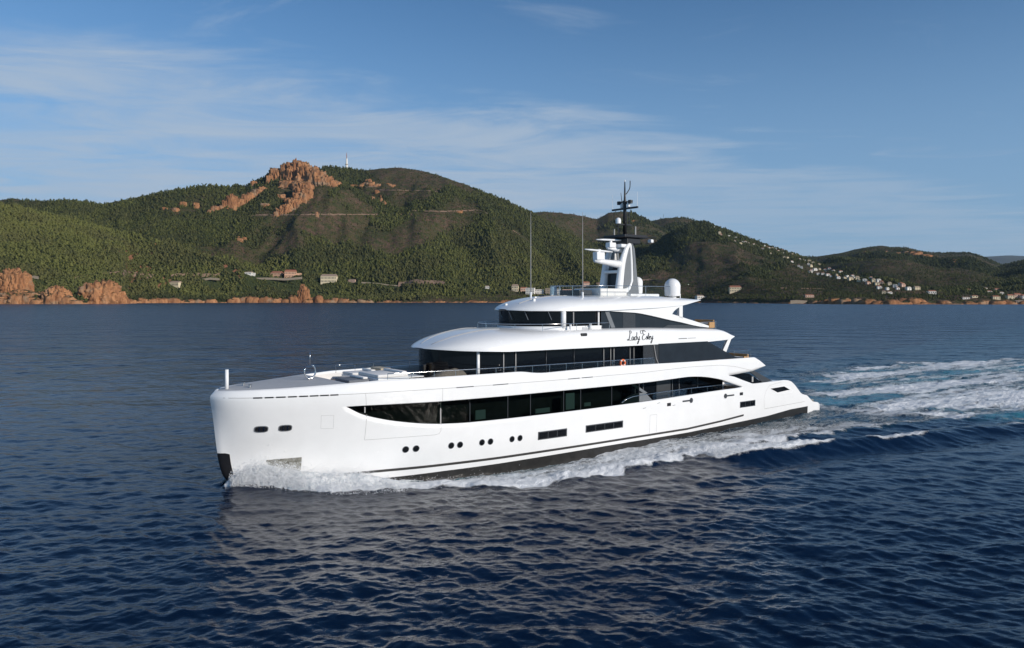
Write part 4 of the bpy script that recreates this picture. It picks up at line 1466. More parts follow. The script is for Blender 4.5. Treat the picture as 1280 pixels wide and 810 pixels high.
# ---- wheelhouse
wl = wall(23.7, 28.5, 42.5, 4.05, 10.2, lambda t: 11.95 if t < 31 else max(10.3, 11.95 - .1 * (t - 31)), M['glass'], 'wheelhouse_glass', p=2.6, lean=0.0)
wall(23.55, 28.5, 31.0, 4.2, 10.15, 10.44, M['white'], 'wheelhouse_coaming', p=2.6)
for s in (1, -1):
    n = plan(26.7, 23.7, 28.5, 4.05, 2.6)
    MB().tube([(26.7, -s * (n + .02), 10.3), (26.7, -s * (n + .02), 11.9)], .24, 14).build('corner_column', M['gelcoat'], wl, smooth=True)
    MB().tube([(27.7, -s * 4.08, 10.3), (27.7, -s * 4.08, 11.9)], .06, 8).build('mullion', M['seam'], wl)
    MB().tube([(30.6, -s * 4.15, 11.85), (30.6, -s * 4.15, 10.36), (30.2, -s * 4.18, 10.27), (28.6, -s * 4.2, 10.25)], .09, 8).build('door_frame', M['white'], wl, smooth=True)
for k, n in enumerate((-3.0, -1.5, .2, 1.9, 3.4)):
    # wipers hang from the brow over the front panes
    t0 = 28.5 - 4.8 * (1 - (abs(n) / 4.05) ** 2) ** (1 / 2.6)
    MB().tube([(t0 - .1, -n, 11.75), (t0 - .1, -n - .5, 11.0)], .03, 5).build('wiper', M['grey'], wl)
BLADE = pc([(30.7, 11.76), (33.2, 11.62), (35.1, 11.51), (36.9, 11.26), (39.1, 10.88), (41.5, 10.48), (43.4, 10.16)])
ARCHU = pl([(30, 14), (39.9, 14), (40.0, 11.32), (40.83, 11.14), (44.2, 10.36)])
for s in (1, -1):
    # smoked side blade
    ts = np.linspace(30.85, 43.3, 30)
    A = [[(t, -s * 4.2, 10.1 if t < 36 else 10.1 - (t - 36) * .03), (t, -s * 4.2, float(BLADE(t)) + .03)] for t in ts]
    g = MB().grid(np.array(A)).build('side_blade', M['blade'], YACHT, recalc=False)
    mb = MB()
    for k in range(16):
        mb.box(33.5 + .1, 35.2, -s * 4.2 - .02, -s * 4.2 + .02, 10.15 + k * .09, 10.15 + k * .09 + .06)
    mb.build('louvre', M['dark_grey'], g)
    MB().prism([(31.3, 11.72), (31.8, 11.72), (32.6, 10.2), (32.1, 10.2)], -s * 4.2 - .03, -s * 4.2 + .03).build('blade_strut', M['grey'], g)
    MB().prism([(39.0, 10.05), (39.6, 10.28), (42, 10.25), (44.1, 10.3), (47.0, 9.86), (39, 9.9)], -s * 4.22 - .03, -s * 4.22 + .03).build('blade_foot', M['dark_grey'], g)
    # white wing that sweeps down from the hardtop to the deck
    mb = MB()
    ts = np.linspace(30.7, 40.0, 26)
    lo = [(t, float(BLADE(t))) for t in ts]
    lo += [(41.5, 10.50), (43.0, 10.22), (44.2, 10.04), (46.0, 9.9)]
    up = [(46.2, 9.92), (44.2, 10.36), (41.55, 10.97), (41.55, 12.2), (41.06, 12.2), (41.06, 11.93), (40.6, 11.75), (40.2, 11.4), (40.05, 11.3)]
    hi = [(40.0, 12.3)] + [(t, 12.3) for t in ts[::-1][1:]]
    # outer band as columns between lower and upper edge
    n0, n1 = 4.12, 4.42
    rows = [(t, float(BLADE(t)), 12.25) for t in ts]
    for sd_, fl in ((n0, s < 0), (n1, s > 0)):
        mb.grid(np.array([[(t, -s * sd_, z) for z in np.linspace(a, b, 5)] for t, a, b in rows]), flip=fl)
    mb.grid(np.array([[(t, -s * n0, a), (t, -s * n1, a)] for t, a, b in rows]))
    mb.prism([(40.0, float(BLADE(40.0))), (41.5, 10.50), (43.0, 10.22), (44.2, 10.04), (46.2, 9.86), (46.2, 9.93), (44.3, 10.38), (40.85, 11.16), (40.0, 11.34)], -s * n0, -s * n1)
    mb.prism([(41.05, 11.0), (41.55, 10.9), (41.55, 12.25), (41.05, 12.15)], -s * n0, -s * n1)
    mb.prism([(40.0, 11.32), (40.3, 11.62), (40.7, 11.85), (41.06, 11.98), (41.06, 12.3), (40.0, 12.3)], -s * n0, -s * n1)
    mb.build('hardtop_wing', M['gelcoat'], YACHT, smooth=True, angle=35)

th = [23.1 + 6.9 * (1 - math.cos(q)) for q in np.linspace(0.03, math.pi / 2, 26)] + list(np.linspace(30.5, 41.5, 22)) + [42.2, 42.9, 43.6, 44.3, 45.0, 45.5]
HZL = pl([(23.1, 11.82), (24, 11.76), (31, 11.74), (38, 11.95), (41.5, 12.16), (43, 12.38), (45.5, 12.66)])
HZC = pc([(23.1, 11.9), (23.6, 12.15), (24.5, 12.5), (26.2, 12.87), (27.8, 13.04), (31.6, 13.12), (36, 13.16), (39, 13.14), (41, 13.02), (43, 12.9), (45.5, 12.74)])
HPW = pl([(22, 2.2), (27, 2.4), (31, 2.8), (36, 3.2), (41, 3.6), (46, 4)])
htop = loft(th, lambda t: plan(t, 23.05, 30, 4.6) if t < 36 else (4.6 - .02 * (t - 36) if t < 42 else 4.48 - .22 * (t - 42) ** 1.25), HZL, HZC, HPW, 'hardtop', M['gelcoat'])
for t, n in [(23.9, -.6), (25.3, 1.6), (26.4, .4), (28.5, .2)]:
    MB().rbox(t - .12, t + .12, -n - .12, -n + .12, float(HZC(t)) - .15, float(HZC(t)) + .1, .04).build('deck_light', M['white'], htop)
MB().rbox(27.4, 28.5, -.5, .3, 12.98, 13.12, .04).build('skylight', M['dark_grey'], htop)
MB().tube([(t, -.9, float(HZC(t)) - .0) for t in np.linspace(24.2, 30, 12)], .03, 6).build('roof_seam', M['seam'], htop)
# bridge deck rail round the front of the wheelhouse
def rail_loop(name, t0, tf, t1, b, zt, zb, nst=9, p=2.4, glass=False):
    ts = [t0 + (tf - t0) * (1 - math.cos(q)) for q in np.linspace(0, math.pi / 2, 12)] + list(np.linspace(tf, t1, 8))[1:]
    path = [(t, plan(t, t0, tf, b, p)) for t in ts]
    loop = [(t, -n) for t, n in path[::-1]] + [(t, n) for t, n in path[1:]]
    r_ = MB().tube([(t, y, zt) for t, y in loop], .03, 6).build(name, M['steel'], YACHT, smooth=True)
    for k in np.linspace(0, len(loop) - 1, nst).round().astype(int):
        t, y = loop[k]
        MB().tube([(t, y, zb), (t, y, zt)], .02, 6).build('stanchion', M['steel'], r_)
    if glass:
        MB().grid(np.array([[(t, y, zb), (t, y, zt)] for t, y in loop])).build('rail_glass', M['clear'], r_, recalc=False)
    return r_


rail_loop('bridge_rail', 21.4, 27.5, 31.4, 4.72, 10.68, 10.1, 11)
rail_loop('sun_deck_rail', 29.6, 33, 41.0, 3.3, 14.0, 13.0, 15, glass=True)
for s in (1, -1):
    ts = [(44.2, 4.6), (46.4, 4.5), (46.9, 4.2)]
    r_ = MB().tube([(t, -s * n, 10.5) for t, n in ts], .02, 6).build('aft_rail', M['steel'], YACHT)
    for t, n in ts:
        MB().tube([(t, -s * n, 9.7), (t, -s * n, 10.5)], .015, 6).build('stanchion', M['steel'], r_)
    MB().tube([(27.0, -s * 4.5, 10.2), (27.0, -s * 4.5, 10.62)], .1, 8).build('floodlight', M['white'], brow)
    MB().tube([(29.4, -s * 4.4, 10.2), (29.4, -s * 4.4, 10.68)], .11, 8).build('floodlight', M['white'], brow)

# ---- sun deck fittings
MB().rbox(33.0, 36.5, -1.9, 1.9, 13.05, 13.78, .12).build('sun_deck_bar', M['cushion'], YACHT)
MB().rbox(31.0, 32.6, -1.2, 1.6, 13.05, 13.62, .06).build('sun_deck_locker', M['dark_grey'], YACHT)
MB().rbox(36.5, 40.5, -2.4, 2.4, 13.0, 13.28, .1).build('mast_plinth', M['white'], YACHT)

# ---- mast: two looped white legs, radar arms, black top
mast = MB()
mast_m = None
def at_n(px, py, n):
    t, z = un_n(px, py, n)
    return (t, -n, z)


def leg(n):
    def q(px, py):
        return at_n(px, py, n) if n > 0 else tuple(np.array(at_n(px, py, 1.1)) * (1, 0, 1) + (0, -n, 0))
    mb = MB()
    out = [q(774, 366), (q(774, 360)), q(775.5, 345), q(777.5, 330), q(780.5, 318), q(784, 309), q(787, 304.8)]
    pts = catmull(out, 4)
    rr = np.interp(np.linspace(0, 1, len(pts)), [0, .25, .6, 1], [.46, .42, .34, .17])
    mb.tube(pts, rr, 12, sx=.8)
    back = [q(787, 304.8), q(788.3, 310), q(789.2, 325), q(789.8, 345), q(789, 355), q(785, 362), q(776, 366)]
    pts = catmull(back, 4)
    mb.tube(pts, np.interp(np.linspace(0, 1, len(pts)), [0, .3, .7, 1], [.17, .16, .2, .34]), 12, sx=.8)
    return mb, q


for n in (1.1, -1.1):
    mb, q = leg(n)
    lg = mb.build('mast_leg', M['gelcoat'], YACHT, smooth=True)
    pts = [q(779, 364), q(780, 345), q(781, 330), q(784, 316), q(787.5, 309), q(789, 325), q(789.5, 350), q(787, 362)]
    MB().prism([(p[0], p[2]) for p in pts], -n - .06, -n + .06).build('leg_panel', M['grey'], lg)
    pts = [q(788.5, 304), q(791.5, 311), (q(794.5, 345)), q(796, 358), q(797, 369), q(772, 369), q(786, 362), q(790.5, 350), q(790, 325)]
    MB().prism([(p[0], p[2]) for p in pts], -n - .2, -n + .2).build('leg_fairing', M['grey'], lg)
a = un_n(772, 364, 1.5)
MB().prism([un_n(768, 364, .2), un_n(769, 340, .2), un_n(774, 334, .2), un_n(780, 336, .2), un_n(781, 364, .2)], -.6, .6).build('mast_casing', M['black'], YACHT)
zt = un_n(786, 304, 1.5)
mb = MB()
mb.rbox(zt[0] - .6, zt[0] + .4, -1.1, 1.1, zt[1] - .4, zt[1] - .05, .1)
mb.rbox(zt[0] - 1.0, zt[0] - .2, -1.0, 1.0, zt[1] - 2.9, zt[1] - 2.6, .1)
mb.build('mast_bridge', M['gelcoat'], YACHT, smooth=True, angle=40)


def radar(px0, px1, pyt, armpts, barpx, nn_):
    """white arm, pedestal and bar scanner; pixels on the fore-and-aft plane nn_"""
    mb = MB()
    pts = [at_n(x, y, nn_) for x, y, r in armpts]
    mb.tube(pts, [r for x, y, r in armpts], 12, sx=1.15)
    arm = mb.build('radar_arm', M['gelcoat'], YACHT, smooth=True)
    t0, zb = un_n(px0, pyt[1], nn_)
    t1, zt = un_n(px1, pyt[0], nn_)
    MB().rbox(t0, t1, -nn_ - .32, -nn_ + .32, zb, zt, .08).build('radar_pedestal', M['white'], arm)
    c, zc = (t0 + t1) / 2, zt
    MB().lathe([(.16, zc - .05), (.13, zc + .15), (.2, zc + .24), (.2, zc + .28)], c, -nn_, 16).build('radar_motor', M['white'], arm, smooth=True, angle=40)
    (a, za), (b, zb2) = un_n(barpx[0], barpx[2], nn_), un_n(barpx[1], barpx[3], nn_)
    L = (b - a) / 2
    z0 = (za + zb2) / 2
    dz = (zb2 - za) / 2
    mb = MB()
    mb.tube([(c - L, -nn_ - .0, z0 - dz), (c - L * .5, -nn_, z0 - dz * .5), (c + L * .5, -nn_, z0 + dz * .5), (c + L, -nn_, z0 + dz)], [.05, .10, .10, .05], 8, sx=1.6)
    mb.build('radar_scanner', M['white'], arm, smooth=True)
    return arm


radar(743.5, 753.5, (315.5, 325), [(743, 326, .14), (752, 327, .24), (764, 329, .32), (774, 330.5, .4)], (729.5, 764, 311.5, 315), 0.9)
radar(759.5, 767.5, (303.5, 309.5), [(759, 310, .12), (766, 311.2, .22), (774, 312.5, .26), (783, 312.5, .26)], (746.5, 782, 299.5, 300.5), 0.3)
# black top platform, pole, crosstrees and aerials
tp, zp = un_n(781, 296.5, 0)
mb = MB()
mb.rbox(tp - 1.5, tp + 1.7, -1.5, 1.5, zp - .14, zp + .14, .06)
mb.rbox(tp - .9, tp + 1.0, -1.2, 1.2, zp - .75, zp - .14, .1)
mb.tube([(tp + 1.4, -.2, zp + .05), (tp + 4.2, -.2, zp + .12)], .05, 6)
plat = mb.build('mast_platform', M['black'], YACHT)
MB().rbox(tp + 3.3, tp + 3.7, -.45, .05, zp - .42, zp - .08, .08).build('camera_head', M['white'], plat)
ztop = un_n(782, 227, 0)[1]
mb = MB()
mb.tube([(tp, 0, zp), (tp, 0, zp + (ztop - zp) * .55), (tp, 0, zp + (ztop - zp) * .72), (tp, 0, ztop)], [.19, .17, .10, .045], 10)
pole = mb.build('mast_pole', M['black'], plat, smooth=True)
z1 = un_n(782, 261, 0)[1]
z2 = un_n(782, 253, 0)[1]
z3 = un_n(782, 281, 0)[1]
mb = MB()
mb.box(tp - .08, tp + .08, -1.75, 1.75, z1 - .09, z1 + .09)
mb.box(tp - .95, tp + .95, -.1, .1, z3 - .07, z3 + .07)
mb.box(tp - .09, tp + .09, -1.0, 1.0, z2 - .05, z2 + .05)
for y in (-.75, 0, .75):
    mb.lathe([(.05, z2 - .2), (.24, z2 - .17), (.24, z2 + .14), (.05, z2 + .17)], tp, y, 12)
mb.tube([(tp + .6, 0, z3), (tp + .6, 0, z1 - .3)], .05, 6)
mb.tube([(tp + .25, 0, z3), (tp + .25, 0, z1 - .5)], .05, 6)
mb.build('crosstree', M['black'], plat)
for y in (-.5, .42):
    MB().lathe([(.02, z1 + .1), (.17, z1 + .14), (.17, z1 + .42), (.1, z1 + .5)], tp, y, 12).build('navigation_light', M['white'], plat, smooth=True, angle=40)
for y in (-1.7, 1.7):
    MB().tube([(tp, y, z1), (tp, y, z1 + 1.5)], [.022, .012], 6).build('aerial', M['white'], plat)
z4 = un_n(775, 276.5, 0)[1]
MB().lathe([(.05, z4 - .3), (.26, z4 - .25), (.27, z4 + .1), (.2, z4 + .27), (.05, z4 + .33)], tp - .9, 0.0, 16).build('radome', M['white'], plat, smooth=True, angle=50)
MB().tube([(tp - .9, 0, zp), (tp - .9, 0, z4 - .3)], .055, 6).build('aerial', M['black'], plat)
MB().tube([(tp - 1.15, .3, zp), (tp - 1.15, .3, zp + .75)], .07, 6).build('horn', M['seam'], plat)
MB().tube([(tp + 1.5, 0, zp), (tp + 1.5, 0, zp + 1.15)], .08, 6).build('aerial', M['seam'], plat)
MB().tube(catmull([(tp, 0, z2 + .7), (tp + .35, 0, z2 + 1.0), (tp + .7, 0, z2 + 1.5), (tp + .75, 0, z2 + 2.2)], 4), .045, 6).build('aerial', M['black'], plat)
MB().tube([(tp - .4, 0, z2), (tp - .55, 0, z2 + .9)], [.04, .02], 6).build('aerial', M['black'], plat)
MB().tube([(tp - .25, .5, zp), (tp - .25, .5, zp + .9), (tp - 1.0, .5, zp + 1.5), (tp - 1.0, .5, zp + 2.4)], .03, 5).build('aerial', M['black'], plat)
MB().lathe([(.06, ztop - .02), (.06, ztop + .15)], tp, 0, 8).build('masthead_light', M['white'], plat)


def dome(t, n, zb, r, h):
    mb = MB()
    prof = [(r * .45, zb - .35), (r * .5, zb)] + [(r * .9, zb + .02), (r * .97, zb + .15), (r, zb + max(.3, h - r))]
    for a in np.linspace(0, math.pi / 2, 9)[1:]:
        prof.append((max(.01, r * math.cos(a)), zb + max(.3, h - r) + min(r, h - .3) * math.sin(a)))
    mb.lathe(prof, t, -n, 28)
    return mb.build('satellite_dome', M['white'], YACHT, smooth=True, angle=45)


td, zd = un_n(840.5, 371.5, 2.0)
for n in (2.0,):
    d_ = dome(td, n, zd + .1, .80, 1.78)
    MB().tube([(td + .6, -n - .5, 12.75), (td + .6, -n - .5, zd + .35)], .05, 6).build('dome_prop', M['white'], d_)
t2, z2_ = un_n(796.5, 369, 0.0)
dome(t2, 0.0, 13.3, .55, 1.7)
for (px, y0, y1, n) in [(663.5, 363, 265, 0.0), (728.3, 371, 265, 3.0)]:
    t, za = un_n(px, y0, n)
    zb = un_n(px, y1, n)[1]
    za = 12.7
    o = MB().tube([(t, -n, za), (t, -n, za + (zb - za) * .5), (t, -n, zb)], [.045, .034, .014], 8).build('whip_aerial', M['seam'], YACHT, smooth=True)
    MB().tube([(t, -n, za - .1), (t, -n, za + .7)], .09, 8).build('aerial_base', M['white'], o)

# ---- foredeck fittings
MB().tube([(-.35, .0, 6.55), (-.35, 0, 7.95)], [.13, .12], 12).build('bow_post', M['white'], YACHT, smooth=True)
t, z = 5.6, 6.85
ring = [(t + .42 * math.sin(a), 0, z + .62 + .5 * math.cos(a)) for a in np.linspace(.4, 2 * math.pi - 1.0, 18)]
mb = MB().tube(ring, .06, 8).tube([(t, 0, z + 1.1), (t, 0, z + 2.1)], .03, 6).tube([(t - .05, 0, z - .1), (t - .1, 0, z + .25)], .08, 8)
mb.build('foredeck_light_hoop', M['steel'], YACHT, smooth=True)
MB().lathe([(.02, 0), (.4, 0), (.4, .02), (.02, .03)], 0, 0, 20).build('deck_hatch', M['grey'], YACHT).location = (3.9, .2, 6.74)
for k, (t, n) in enumerate([(1.0, .7), (1.0, -.7)]):
    MB().lathe([(.16, 6.58), (.18, 6.66), (.1, 6.72), (.1, 6.85), (.16, 6.9)], t, -n, 12).build('mooring_bollard', M['steel'], YACHT, smooth=True, angle=40)


# ================================================================== THINGS STANDING ON THE YACHT
def on_ship(t, n, z):
    p = WP + t * UX + n * NX
    return (p[0], p[1], z)


def put(name, t, n, z, label, cat, group=None, rz=0):
    return tag(empty(name, on_ship(t, n, z), TH + rz), label, cat, group)


# life ring on the balustrade
o = put('life_ring', 32.4, 5.38, 7.1, 'orange life ring hung on the glass balustrade of the yacht', 'life ring')
ring = [(.27 * math.cos(a), 0, .27 * math.sin(a)) for a in np.linspace(0, 2 * math.pi, 25)]
MB().tube(ring, .085, 10, cap=False).build('ring', M['orange'], o, smooth=True)
for a in (0.8, 2.36, 3.93, 5.5):
    MB().tube([(.27 * math.cos(a + d), 0, .27 * math.sin(a + d)) for d in (-.16, 0, .16)], .09, 10).build('band', M['white'], o, smooth=True)


def sofa(name, t, n, z, label, w_=2.4):
    o = put(name, t, n, z, label, 'sofa', None)
    MB().rbox(0, .85, -w_ / 2, w_ / 2, .05, .42, .04).build('base', M['rattan'], o)
    MB().rbox(.72, .9, -w_ / 2, w_ / 2, .4, .86, .05).build('backrest', M['rattan'], o)
    for e in (-1, 1):
        MB().rbox(0, .85, e * w_ / 2 - .09, e * w_ / 2 + .09, .06, .66, .05).build('armrest', M['rattan'], o)
    for k in range(3):
        MB().rbox(.05, .7, -w_ / 2 + .12 + k * (w_ - .24) / 3, -w_ / 2 + .1 + (k + 1) * (w_ - .24) / 3, .42, .56, .05).build('cushion', M['cushion'], o)
    return o


sofa('rattan_sofa', 45.5, 3.2, 9.82, 'brown rattan sofa at the aft end of the wheelhouse deck')
sofa('rattan_sofa', 50.6, 3.6, 6.17, 'brown rattan sofa behind the slanting wind screen on the lower aft deck')

# foredeck lounge
def sunpad(t, n, l, w_, label, m='cushion', h=.42, hb=.2):
    o = put('sun_pad', t, n, 6.3, label, 'sun pad')
    MB().rbox(0, l, -w_ / 2, w_ / 2, 0.02, h, .05).build('base', M['white'], o)
    MB().rbox(.04, l - .04, -w_ / 2 + .04, w_ / 2 - .04, h, h + hb, .08).build('mattress', M[m], o, smooth=True, angle=40)
    MB().rbox(l - .5, l - .1, -w_ / 2 + .15, w_ / 2 - .15, h + hb, h + hb + .16, .07).build('pillow', M['cushion'], o, smooth=True, angle=40)
    return o


sunpad(7.4, 1.4, 1.7, 2.6, 'grey cushioned sun pad foremost on the yacht foredeck', 'cushion_dark')
sunpad(9.3, 1.8, 2.6, 3.4, 'white cushioned sun pad in the middle of the yacht foredeck', 'cushion', .72, .24)
sunpad(9.6, -2.4, 2.2, 2.0, 'white sun pad on the far side of the yacht foredeck', 'cushion', .5, .2)
o = put('deck_box', 12.0, -2.2, 6.3, 'beige canvas covered box on the foredeck lounge', 'deck box')
MB().rbox(0, .9, -.9, .9, 0, .95, .05).build('box', M['beige'], o)
MB().rbox(.95, 1.35, -.7, .5, 0.02, .85, .04).build('speaker', M['black'], o)
o = put('low_table', 12.3, 1.8, 6.3, 'low white table ahead of the dark front windows', 'table')
MB().rbox(0, 1.4, -.8, .8, .5, .58, .03).build('tabletop', M['white'], o)
MB().rbox(.4, 1.0, -.3, .3, 0, .5, .03).build('pedestal', M['grey'], o)
o = put('canopy_cover', 14.0, 3.1, 6.4, 'folded dark canvas cover beside the curved front windows', 'cover')
mb = MB()
A = []
for k in range(14):
    u = k / 13
    A.append([(u * 3.2, -v * .6 + .35 * u, .35 + .62 * math.sin(min(1, u * 1.1) * 2.2) * (1 - abs(v) ** 3) * (.92 + .08 * math.sin(u * 19 + v * 4))) for v in np.linspace(-1, 1, 9)])
mb.grid(np.array(A)).build('cover', mat('brown_canvas', (.12, .105, .085), .9, var=.3, vscale=6), o, smooth=True, recalc=False)
# ================================================================== BUILDINGS OF THE COAST
H = {}
hr_ = np.random.default_rng(3)
CLEAR = []          # ground kept free of trees: px from, px to, distance from, distance to
H['white'] = mat('white_render', (.76, .72, .65), .8, var=.06, vscale=.5)
H['cream'] = mat('cream_render', (.68, .57, .38), .8, var=.06, vscale=.5)
H['coral'] = mat('coral_render', (.64, .38, .24), .8, var=.08, vscale=.5)
H['pink'] = mat('pink_render', (.60, .40, .30), .8, var=.08, vscale=.5)
H['tile'] = mat('terracotta_tile', (.34, .13, .07), .85, var=.2, vscale=1.2)
H['dull_tile'] = mat('pale_brown_tile', (.34, .24, .17), .85, var=.2, vscale=1.2)
H['stone'] = mat('pale_stone_wall', (.31, .25, .185), .9, var=.15, vscale=.3)
H['win'] = mat('window_shade', (.03, .035, .04), .2)


def gable(mb, x0, x1, y0, y1, z0, h, over=.5):
    x0, x1, y0, y1 = x0 - over, x1 + over, y0 - over, y1 + over
    ym = (y0 + y1) / 2
    xi = min(2.5, (x1 - x0) * .2)
    v = [(x0, y0, z0), (x1, y0, z0), (x1, y1, z0), (x0, y1, z0), (x0 + xi, ym, z0 + h), (x1 - xi, ym, z0 + h)]
    return mb.add(v, [(0, 1, 5, 4), (2, 3, 4, 5), (1, 2, 5), (3, 0, 4), (0, 3, 2, 1)])


def house(name, px, py, wpx, hpx, wall_m, roof_m, label, flat=False, storeys=2, wing=0, cat='house', deep=.7, ymin=None, rz=None):
    """a house standing where photo point (px, py) meets the land; parts: wall, roof, windows"""
    x, y, z = hit(px, py, ymin)
    k = y / F
    W_, Hh = wpx * k, hpx * k
    CLEAR.append((px - wpx * .62, px + wpx * (.62 if not wing else 1.1), y - 62, y + W_ * .8))
    D = W_ * deep
    o = tag(empty(name, (x, y + D / 2, z), rz if rz is not None else hr_.uniform(-.25, .25)), label, cat)
    rh = 0 if flat else Hh * .26
    mb = MB().box(-W_ / 2, W_ / 2, -D / 2, D / 2, -6, Hh - rh)
    if wing:
        mb.box(W_ / 2 * wing, W_ * .95 * wing, -D / 2 + 2, D / 2 - 1, -6, Hh * .55) if wing > 0 else mb.box(W_ * .95 * wing, W_ / 2 * wing, -D / 2 + 2, D / 2 - 1, -6, Hh * .55)
    mb.build('wall', H[wall_m], o)
    if flat:
        m2 = MB().box(-W_ / 2 - .3, W_ / 2 + .3, -D / 2 - .3, D / 2 + .3, Hh, Hh + .5)
    else:
        m2 = gable(MB(), -W_ / 2, W_ / 2, -D / 2, D / 2, Hh - rh, rh, .7)
    if wing:
        a, b = sorted((W_ / 2 * wing, W_ * .95 * wing))
        m2.box(a + .1, b + .2, -D / 2 + 1.8, D / 2 - .8, Hh * .55, Hh * .55 + .5)
    m2.build('roof', H[roof_m], o)
    n_ = max(2, int(W_ / 5))
    for s_ in range(storeys):
        z0 = (Hh - rh) * (s_ + .25) / storeys
        for i in range(n_):
            xx = -W_ / 2 + (i + .5) * W_ / n_
            MB().box(xx - W_ / n_ * .22, xx + W_ / n_ * .22, -D / 2 - .06, -D / 2 + .1, z0, z0 + (Hh - rh) * .5 / storeys).build('window', H['win'], o)
    return o


house('seaside_house', 218, 359, 13, 7, 'cream', 'dull_tile', 'small cream house alone among pines left of the coral pair', storeys=1)
house('seaside_house', 345, 347.5, 13, 8, 'coral', 'tile', 'left coral house of the pair above the shore cliff', storeys=2)
house('seaside_house', 362, 347.5, 14, 10, 'coral', 'tile', 'right taller coral house of the pair above the shore cliff', storeys=2, wing=1)
house('seaside_house', 410, 354, 19, 11, 'cream', 'dull_tile', 'wide cream villa with a row of arches above dark cliff and trees', storeys=2)
house('seaside_house', 440, 353, 9, 4, 'pink', 'dull_tile', 'low pink house right of the wide cream villa', storeys=1)
house('seaside_house', 310, 346, 9, 4, 'white', 'dull_tile', 'low white house left of the coral pair beside the road', storeys=1, wing=1)
house('seaside_house', 609, 361, 5, 4, 'white', 'dull_tile', 'tiny white house in trees left of the yellow house', storeys=1)
house('seaside_house', 644, 364.5, 8, 9, 'cream', 'dull_tile', 'tall yellow house on the shore just left of the first whip aerial', storeys=2)
house('seaside_house', 655, 364, 9, 5, 'pink', 'tile', 'brown roofed house right beside the tall yellow house', storeys=1)
house('apartment_block', 663, 368, 11, 8, 'white', 'white', 'bright white apartment block behind the first whip aerial', flat=True, storeys=3, cat='building')
house('apartment_block', 674.5, 368, 11, 6, 'white', 'dull_tile', 'white apartment block second from the first whip aerial', flat=True, storeys=2, cat='building')
house('apartment_block', 686, 368, 9, 7.5, 'stone', 'dull_tile', 'grey apartment block in the shore row', flat=True, storeys=3, cat='building')
house('apartment_block', 696, 368, 10, 7, 'white', 'dull_tile', 'white apartment block right of the grey one', flat=True, storeys=3, cat='building')
house('apartment_block', 709, 368, 12, 6, 'pink', 'tile', 'pink apartment block near the second whip aerial', flat=True, storeys=2, cat='building')
house('seaside_house', 733, 358, 8, 6, 'pink', 'tile', 'pink house on the slope right of the second whip aerial', storeys=2)
house('seaside_house', 875, 374, 9, 5, 'white', 'dull_tile', 'white boathouse at the water right of the big white dome', storeys=1, wing=1)
house('seaside_house', 920, 365, 14, 8, 'cream', 'tile', 'large orange roofed villa on the slope right of the yacht', storeys=2)
house('seaside_house', 1012, 372, 11, 4, 'pink', 'tile', 'brown shed on the sea wall below the village', storeys=1)
house('seaside_house', 1147, 363, 7, 5, 'cream', 'dull_tile', 'pale yellow house on the right below the dark valley', storeys=2)
house('seaside_house', 1166, 368, 9, 5, 'white', 'tile', 'white house with dark roof alone above the red cliffs', storeys=1)
for i, (px_, py_, w_, h_, wm, rm, lab) in enumerate([
        (1203, 366, 7, 3.2, 'cream', 'dull_tile', 'cream house with shallow roof at the left of the right-hand hamlet'), (1211, 364.5, 6, 3.5, 'pink', 'tile', 'pink house right beside the cream shallow roofed house'),
        (1208, 374, 9, 3, 'white', 'dull_tile', 'long low white house near the water below the right-hand hamlet'), (1219, 373, 7, 3, 'cream', 'tile', 'cream bungalow right of the long low white house'),
        (1232, 363, 6, 3.6, 'white', 'dull_tile', 'grey white house uppermost in the right-hand hamlet'), (1237, 366.5, 7, 3.4, 'white', 'tile', 'white house under the uppermost hamlet house'),
        (1247, 364.5, 6, 4.2, 'pink', 'tile', 'tall pink house in the middle of the right-hand hamlet'), (1252, 368, 6, 3.5, 'white', 'dull_tile', 'white house below the tall pink hamlet house'),
        (1246, 375.5, 9, 5, 'cream', 'tile', 'bright cream seafront house left of the red roofed row'), (1264, 374, 8, 6, 'cream', 'tile', 'cream house under the first red roof of the seafront row'),
        (1273, 373, 9, 6.5, 'pink', 'tile', 'pink house under the second red roof of the seafront row'), (1283, 374, 9, 6, 'white', 'tile', 'white house at the right edge of the seafront row'),
        (1277, 379, 13, 3.6, 'stone', 'dull_tile', 'long pale boathouse at the water at the right edge')]):
    house('seaside_house', px_, py_, w_, h_, wm, rm, lab, storeys=1 if h_ < 4 else 2, rz=0)

# the village of small villas climbing the ridge
vr = np.random.default_rng(19)


def villa_proto(wall_m, roof_m, flat):
    mb = MB()
    mb.box(-7, 7, -5, 5, -6, 5.5)
    mb.box(2, 9.5, -6.5, 2, -6, 3.2)
    mb.mi = 1
    if flat:
        mb.box(-7.3, 7.3, -5.3, 5.3, 5.5, 6.0)
        mb.box(1.8, 9.8, -6.8, 2.2, 3.2, 3.6)
    else:
        gable(mb, -7, 7, -5, 5, 5.5, 2.6)
        mb.box(1.8, 9.8, -6.8, 2.2, 3.2, 3.6)
    mb.mi = 2
    for xx in (-5, -2.2, .4):
        mb.box(xx - .8, xx + .8, -5.06, -4.9, 2.6, 4.6)
    for xx in (4.2, 7.4):
        mb.box(xx - 1, xx + 1, -6.56, -6.4, .4, 2.4)
    o = mb.build('villa', [H[wall_m], H[roof_m], H['win']])
    return o


